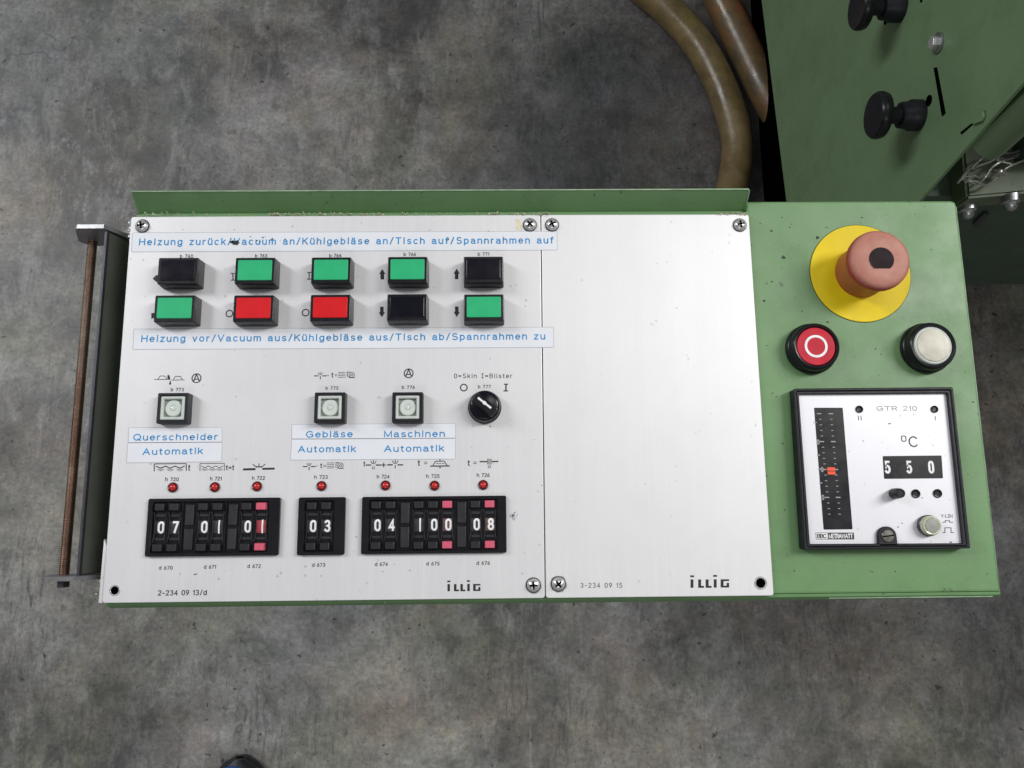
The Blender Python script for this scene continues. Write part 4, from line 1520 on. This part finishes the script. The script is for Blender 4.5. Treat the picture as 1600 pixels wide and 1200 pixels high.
tube(bm, [(rodx, -0.0960, -0.0215), (rodx, 0.1031, -0.0215)], 0.0027, 20)
link_mesh('threaded_rod', bm, 'rod', br)
bm = bmesh.new()
lathe(bm, [(0.0036, 0.0), (0.0036, 0.0042), (0.0030, 0.0046)], 6)
for v in bm.verts:
    v.co = Vector((v.co.x, -v.co.z, v.co.y))
link_mesh('nut', bm, 'steel_dark', br, (rodx, -0.0986, -0.0215))
bm = bmesh.new()
for (u, v, r) in ((151, 928, 2.6), (157, 908, 3.2), (154, 918, 1.8)):
    c = atz(u, v, -0.012)
    bmesh.ops.create_uvsphere(bm, u_segments=12, v_segments=8, radius=r * PXM, matrix=Matrix.Translation(c))
link_mesh('fixing_bolt', bm, 'nickel', br)

# ------------------------------------------------------------------ the green machine beside the console
mach = empty('machine', None, (0.45, 0.25, ZF))
tag(mach, 'big dark green machine with black knobs on its side, standing behind the console', 'machine')
MO = Vector((0.45, 0.25, ZF))


def mpart(name, bm, mat, parent=None, label=None):
    """mesh given in world points, moved under the machine's base"""
    if parent is None:
        for v in bm.verts:
            v.co -= MO
    o = link_mesh(name, bm, mat, parent if parent is not None else mach)
    if label:
        o['label'] = label
    return o


XM = 0.45
topz = 0.03
fr = atx(1440, 310, XM)
fr2 = atx(1600, 128, XM)
dirv = (fr2 - fr) / (fr2.z - fr.z)
ftop = fr + dirv * (topz - fr.z)
fbot = fr + dirv * (-0.62 - fr.z)
bl = atx(1228, 308, XM)
tl = atx(1190, 0, XM)
dl = (tl - bl) / (tl.y - bl.y)
bback = bl + dl * (1.6 - bl.y)
bfront = bl + dl * (fbot.y - bl.y)
bm = bmesh.new()
poly3(bm, [bback, bfront, fr, ftop, (XM, 1.6, topz)], (0.003, 0, 0))
mpart('side_panel', bm, 'green_machine')
# inner body
bm = bmesh.new()
box(bm, XM + 0.004, 1.5, 0.36, 1.58, -0.61, 0.02)
mpart('cabinet', bm, 'void')  # coloured black for the shade inside the opening
bm = bmesh.new()
prism(bm, [(XM + 0.004, 0.72), (1.5, 0.72), (1.5, 1.58), (XM + 0.004, 1.58)], 0.0205, 1.0, 0.006)
mpart('shade_hood', bm, 'green_machine')  # unseen upper body, added to shade the floor near the hoses
bm = bmesh.new()
prism(bm, [(XM + 0.004, 0.34), (1.5, 0.34), (1.5, 0.718), (XM + 0.004, 0.718)], 0.0205, 0.028, 0.003)
mpart('top_plate', bm, 'green_machine')
bm = bmesh.new()
box(bm, XM + 0.025, 1.48, 0.38, 1.56, ZF + 0.0005, -0.6102)
mpart('underside_shade', bm, 'void')  # black block put in as the shade beneath the machine
bm = bmesh.new()
prism(bm, rrect(0.84, 0.26, 0.02, 1.10, 0.09), -0.26, 0.0, 0.004)
mpart('shade_slab', bm, 'green_machine')  # unseen slab added overhead to darken the floor at the right
bm = bmesh.new()
box(bm, 0.95, 1.45, 0.2205, 0.3595, -0.20, -0.05)
mpart('shade_slab_arm', bm, 'green_machine')  # added only to hold up the unseen shading slab
# folded front flange of the side panel
e0_, e1_ = atx(1497, 232, XM), ftop
bm = bmesh.new()
A = fr + dirv * (-0.208 - fr.z)
B = ftop + Vector((0.014, -0.010, 0.0))
n_ = 7
secs = []
for P in (A, B):
    sec = []
    for i in range(n_):
        t = i / (n_ - 1)
        sec.append(P + Vector((0.003 + 0.040 * t, -0.012 * math.sin(math.pi * t) + 0.002, -0.008 * t)))
    sec += [P + Vector((0.043, 0.03, -0.008)), P + Vector((0.004, 0.03, 0))]
    secs.append([bm.verts.new(s) for s in sec])
bridge(bm, secs[0], secs[1])
bm.faces.new(secs[0])
bm.faces.new(secs[1][::-1])
mpart('front_flange', bm, 'green_flange')
# pale tab in the notch
bm = bmesh.new()
c = atx(1528, 190, XM)
poly3(bm, [atx(1523, 190, XM), atx(1536, 181, XM), atx(1540, 172, XM), atx(1541, 182, XM), atx(1538, 189, XM), atx(1525, 194, XM)], (-0.003, 0, 0))
mpart('tab', bm, 'green_machine')
bm = bmesh.new()
poly3(bm, [atx(1500, 207, XM - 0.0006), atx(1524, 188, XM - 0.0006), atx(1525, 190, XM - 0.0006), atx(1502, 210, XM - 0.0006)], (0.0004, 0, 0))
mpart('notch', bm, 'void')
# slot and holes in the side panel
bm = bmesh.new()
poly3(bm, [atx(1458.5, 106, XM - 0.0006), atx(1463.5, 105, XM - 0.0006), atx(1477, 177, XM - 0.0006), atx(1471.5, 182, XM - 0.0006)], (0.0004, 0, 0))
mpart('slot', bm, 'void')


def on_wall(bm, u, v, r, prof, n=28, base=0.0, hexa=False):
    """lathe standing out of the side panel (axis -x) at the photo pixel of its foot"""
    c = atx(u, v, XM)
    for rr, h in prof:
        pass
    L = []
    nn = 6 if hexa else n
    for rr, h in prof:
        L.append([bm.verts.new((XM - h, c.y + rr * math.cos(2 * math.pi * i / nn + .3), c.z + rr * math.sin(2 * math.pi * i / nn + .3))) for i in range(nn)])
    for a, b in zip(L, L[1:]):
        bridge(bm, a, b)
    bm.faces.new(L[-1])
    bm.faces.new(L[0][::-1])


for (u, v, r) in ((1452, 157, 0.0052), (1440, 0.5, 0.002), (1384, 34, 0.003)):
    bm = bmesh.new()
    on_wall(bm, u, v, r, [(r, 0.0), (r, 0.0007)])
    mpart('hole', bm, 'void')
bm = bmesh.new()
on_wall(bm, 1467, 67, 0.008, [(0.0095, 0.0), (0.0095, 0.0018), (0.0085, 0.0024)])
wsh = mpart('bolt', bm, 'steel')
bm = bmesh.new()
on_wall(bm, 1467, 67, 0.008, [(0.0064, 0.0022), (0.0064, 0.007), (0.0055, 0.008)], hexa=True)
for v_ in bm.verts:
    v_.co -= MO
link_mesh('bolt_head', bm, 'nickel', wsh)
for (u, v) in ((1437, 180), (1408, 11)):
    kn = empty('knob', mach)
    for nm, prof, mt in (('collar', [(0.0150, 0.0), (0.0150, 0.010), (0.0135, 0.012), (0.0125, 0.020), (0.0105, 0.021)], 'black_matt'),
                         ('stem', [(0.0085, 0.019), (0.0080, 0.030), (0.0085, 0.036)], 'black_matt'),
                         ('disc', [(0.0160, 0.034), (0.0215, 0.036), (0.0228, 0.040), (0.0225, 0.044), (0.0205, 0.0465), (0.0170, 0.0460), (0.0120, 0.0450), (0.0010, 0.0448)], 'black')):
        bm = bmesh.new()
        on_wall(bm, u, v, 0, prof, 40)
        for v_ in bm.verts:
            v_.co -= MO
        link_mesh(nm, bm, mt, kn)
# ledge at the front, with two domed nuts, and the panel below it
bm = bmesh.new()
zl = -0.30
lf = atz(1512, 309, zl)
lf2 = atz(1700, 292, zl)
lb_ = atz(1508, 255, zl)
poly3(bm, [lf, lf2, (lf2.x, 0.36, zl), (lb_.x, 0.36, zl)], (0, 0, -0.030))
bmesh.ops.bevel(bm, geom=bm.edges[:], offset=0.0025, segments=2, affect='EDGES')
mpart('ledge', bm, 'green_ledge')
bm = bmesh.new()
yp = 0.262
a_, b_ = aty(1514, 445, yp), aty(1760, 440, yp)
poly3(bm, [(0.47, yp, a_.z), (1.5, yp, b_.z), (1.5, yp, zl - 0.028), (0.47, yp, zl - 0.028)], (0, 0.05, 0))
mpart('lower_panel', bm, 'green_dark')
for (u, v) in ((1512, 325), (1579.5, 312)):
    c = aty(u, v, lf.y)
    bm = bmesh.new()
    prof = [(0.0085, -0.004), (0.0085, 0.003), (0.0065, 0.0045), (0.0060, 0.0075), (0.0042, 0.0105), (0.0003, 0.0118)]
    L = [[bm.verts.new((c.x + r * math.cos(2 * math.pi * i / 20), c.y - h, c.z - 0.15 * h + r * math.sin(2 * math.pi * i / 20))) for i in range(20)] for r, h in prof]
    for a, b in zip(L, L[1:]):
        bridge(bm, a, b)
    bm.faces.new(L[-1])
    bm.faces.new(L[0][::-1])
    mpart('domed_nut', bm, 'steel')
bm = bmesh.new()
poly3(bm, [aty(1520, 352, yp - 0.004), aty(1538, 334, yp - 0.004), aty(1545, 336, yp - 0.004), aty(1526, 358, yp - 0.004)], (0, 0.003, 0))
mpart('bracket_strap', bm, 'steel_dark')
bm = bmesh.new()
box(bm, lb_.x + 0.05, 1.2, 0.283, 0.33, zl + 0.0005, zl + 0.05)
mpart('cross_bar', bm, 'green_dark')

# ------------------------------------------------------------------ bundle of bare wires lying on the ledge
wb = empty('wire_bundle', None, tuple(atz(1540, 262, zl)))
tag(wb, 'tangle of thin bare metal wires lying on the green machine ledge', 'wires')
WO = Vector(wb.location)
zw = zl + 0.012
for path, r in (([(1496, 286), (1503, 277), (1512, 262), (1519, 263), (1534, 257), (1548, 252)], 0.0012),
                ([(1503, 277), (1522, 275), (1530, 277), (1545, 268), (1556, 266)], 0.0010),
                ([(1543, 242), (1560, 240), (1585, 238), (1604, 230)], 0.0012),
                ([(1503, 279), (1516, 283), (1528, 287), (1540, 276), (1550, 262), (1566, 252), (1590, 244)], 0.0013),
                ([(1546, 254), (1556, 248), (1572, 247), (1600, 238)], 0.0009),
                ([(1500, 281), (1508, 271), (1512, 266)], 0.0020),
                ([(1508, 284), (1524, 283), (1540, 290), (1556, 279), (1574, 262), (1602, 250)], 0.0012),
                ([(1518, 262), (1532, 249), (1542, 242), (1545, 247), (1560, 251), (1580, 256)], 0.0012),
                ([(1556, 272), (1563, 268), (1570, 271)], 0.0024)):
    bm = bmesh.new()
    P = [atz(u, v, zw + 0.004 * math.sin(i * 1.7)) - WO for i, (u, v) in enumerate(path)]
    tube(bm, smooth_path(P, 6), r, 8)
    link_mesh('wire', bm, 'wire', wb)

# ------------------------------------------------------------------ hoses on the floor
for path, r, m, nm, lb in (([(940, -90), (990, -30), (1043, 15), (1093, 72), (1128, 138), (1149, 205), (1151, 255), (1135, 318), (1100, 390), (1040, 480)], 0.0255, 'hose_tan', 'hose',
                            'thick ochre hose curving across the concrete floor towards the console'),
                           ([(1060, -110), (1098, -50), (1126, 0), (1153, 55), (1180, 112), (1208, 165), (1250, 225), (1310, 285)], 0.0275, 'hose_red', 'hose',
                            'reddish brown hose running under the green machine')):
    zc = ZF + r + 0.0005
    P = [atz(u, v, zc) for u, v in path]
    O = P[4].copy()
    O.z = ZF
    bm = bmesh.new()
    tube(bm, [p - O for p in smooth_path(P, 10)], r, 28)
    o = link_mesh(nm, bm, m, None, O)
    tag(o, lb, 'hose')

# ------------------------------------------------------------------ toe of a shoe at the lower edge
tip = atz(369, 1189, ZF + 0.035)
sh = empty('shoe', None, (tip.x, tip.y - 0.14, ZF))
tag(sh, 'dark shoe toe with blue trim standing on the floor below the console', 'shoe')


def shoe_sec(t):
    """half width and height of the upper at t metres behind the toe"""
    L = 0.28
    s = t / L
    w = 0.046 * (1 - (1 - min(1, s / 0.30)) ** 2.2) ** 0.5 if s < 0.30 else 0.046 - 0.010 * min(1, (s - 0.30) / 0.35) + (0.004 * max(0, (s - 0.65) / 0.35))
    h = 0.030 + 0.025 * min(1, s / 0.2) + 0.035 * max(0, min(1, (s - 0.25) / 0.35))
    if s > 0.93:
        w *= math.sqrt(max(0.05, 1 - ((s - 0.93) / 0.08) ** 2))
    return max(0.004, w), h


def shoe_mesh(zlo, zhi_f, grow):
    bm = bmesh.new()
    R = []
    for i in range(33):
        t = 0.28 * (i / 32)
        w, h = shoe_sec(t + 0.0008)
        w += grow
        top = zhi_f(h)
        ring = []
        for k in range(20):
            a = 2 * math.pi * k / 20
            x = w * math.copysign(abs(math.cos(a)) ** 0.7, math.cos(a))
            z = zlo + (top - zlo) * (0.5 + 0.5 * math.copysign(abs(math.sin(a)) ** 0.7, math.sin(a)))
            ring.append(bm.verts.new((x, 0.14 - t, z)))
        R.append(ring)
    for a, b in zip(R, R[1:]):
        bridge(bm, a, b)
    bm.faces.new(R[0])
    bm.faces.new(R[-1][::-1])
    return bm


link_mesh('sole', shoe_mesh(0.0, lambda h: 0.022, 0.003), 'shoe', sh)
link_mesh('upper', shoe_mesh(0.012, lambda h: h, 0.0), 'shoe', sh)
bm = bmesh.new()
P = []
for i in range(25):
    a = math.pi * i / 24
    P.append((0.033 * math.cos(a), 0.105 + 0.030 * math.sin(a), 0.046 + 0.006 * math.sin(a)))
tube(bm, P, 0.003, 8)
link_mesh('trim', bm, 'shoe_blue', sh)
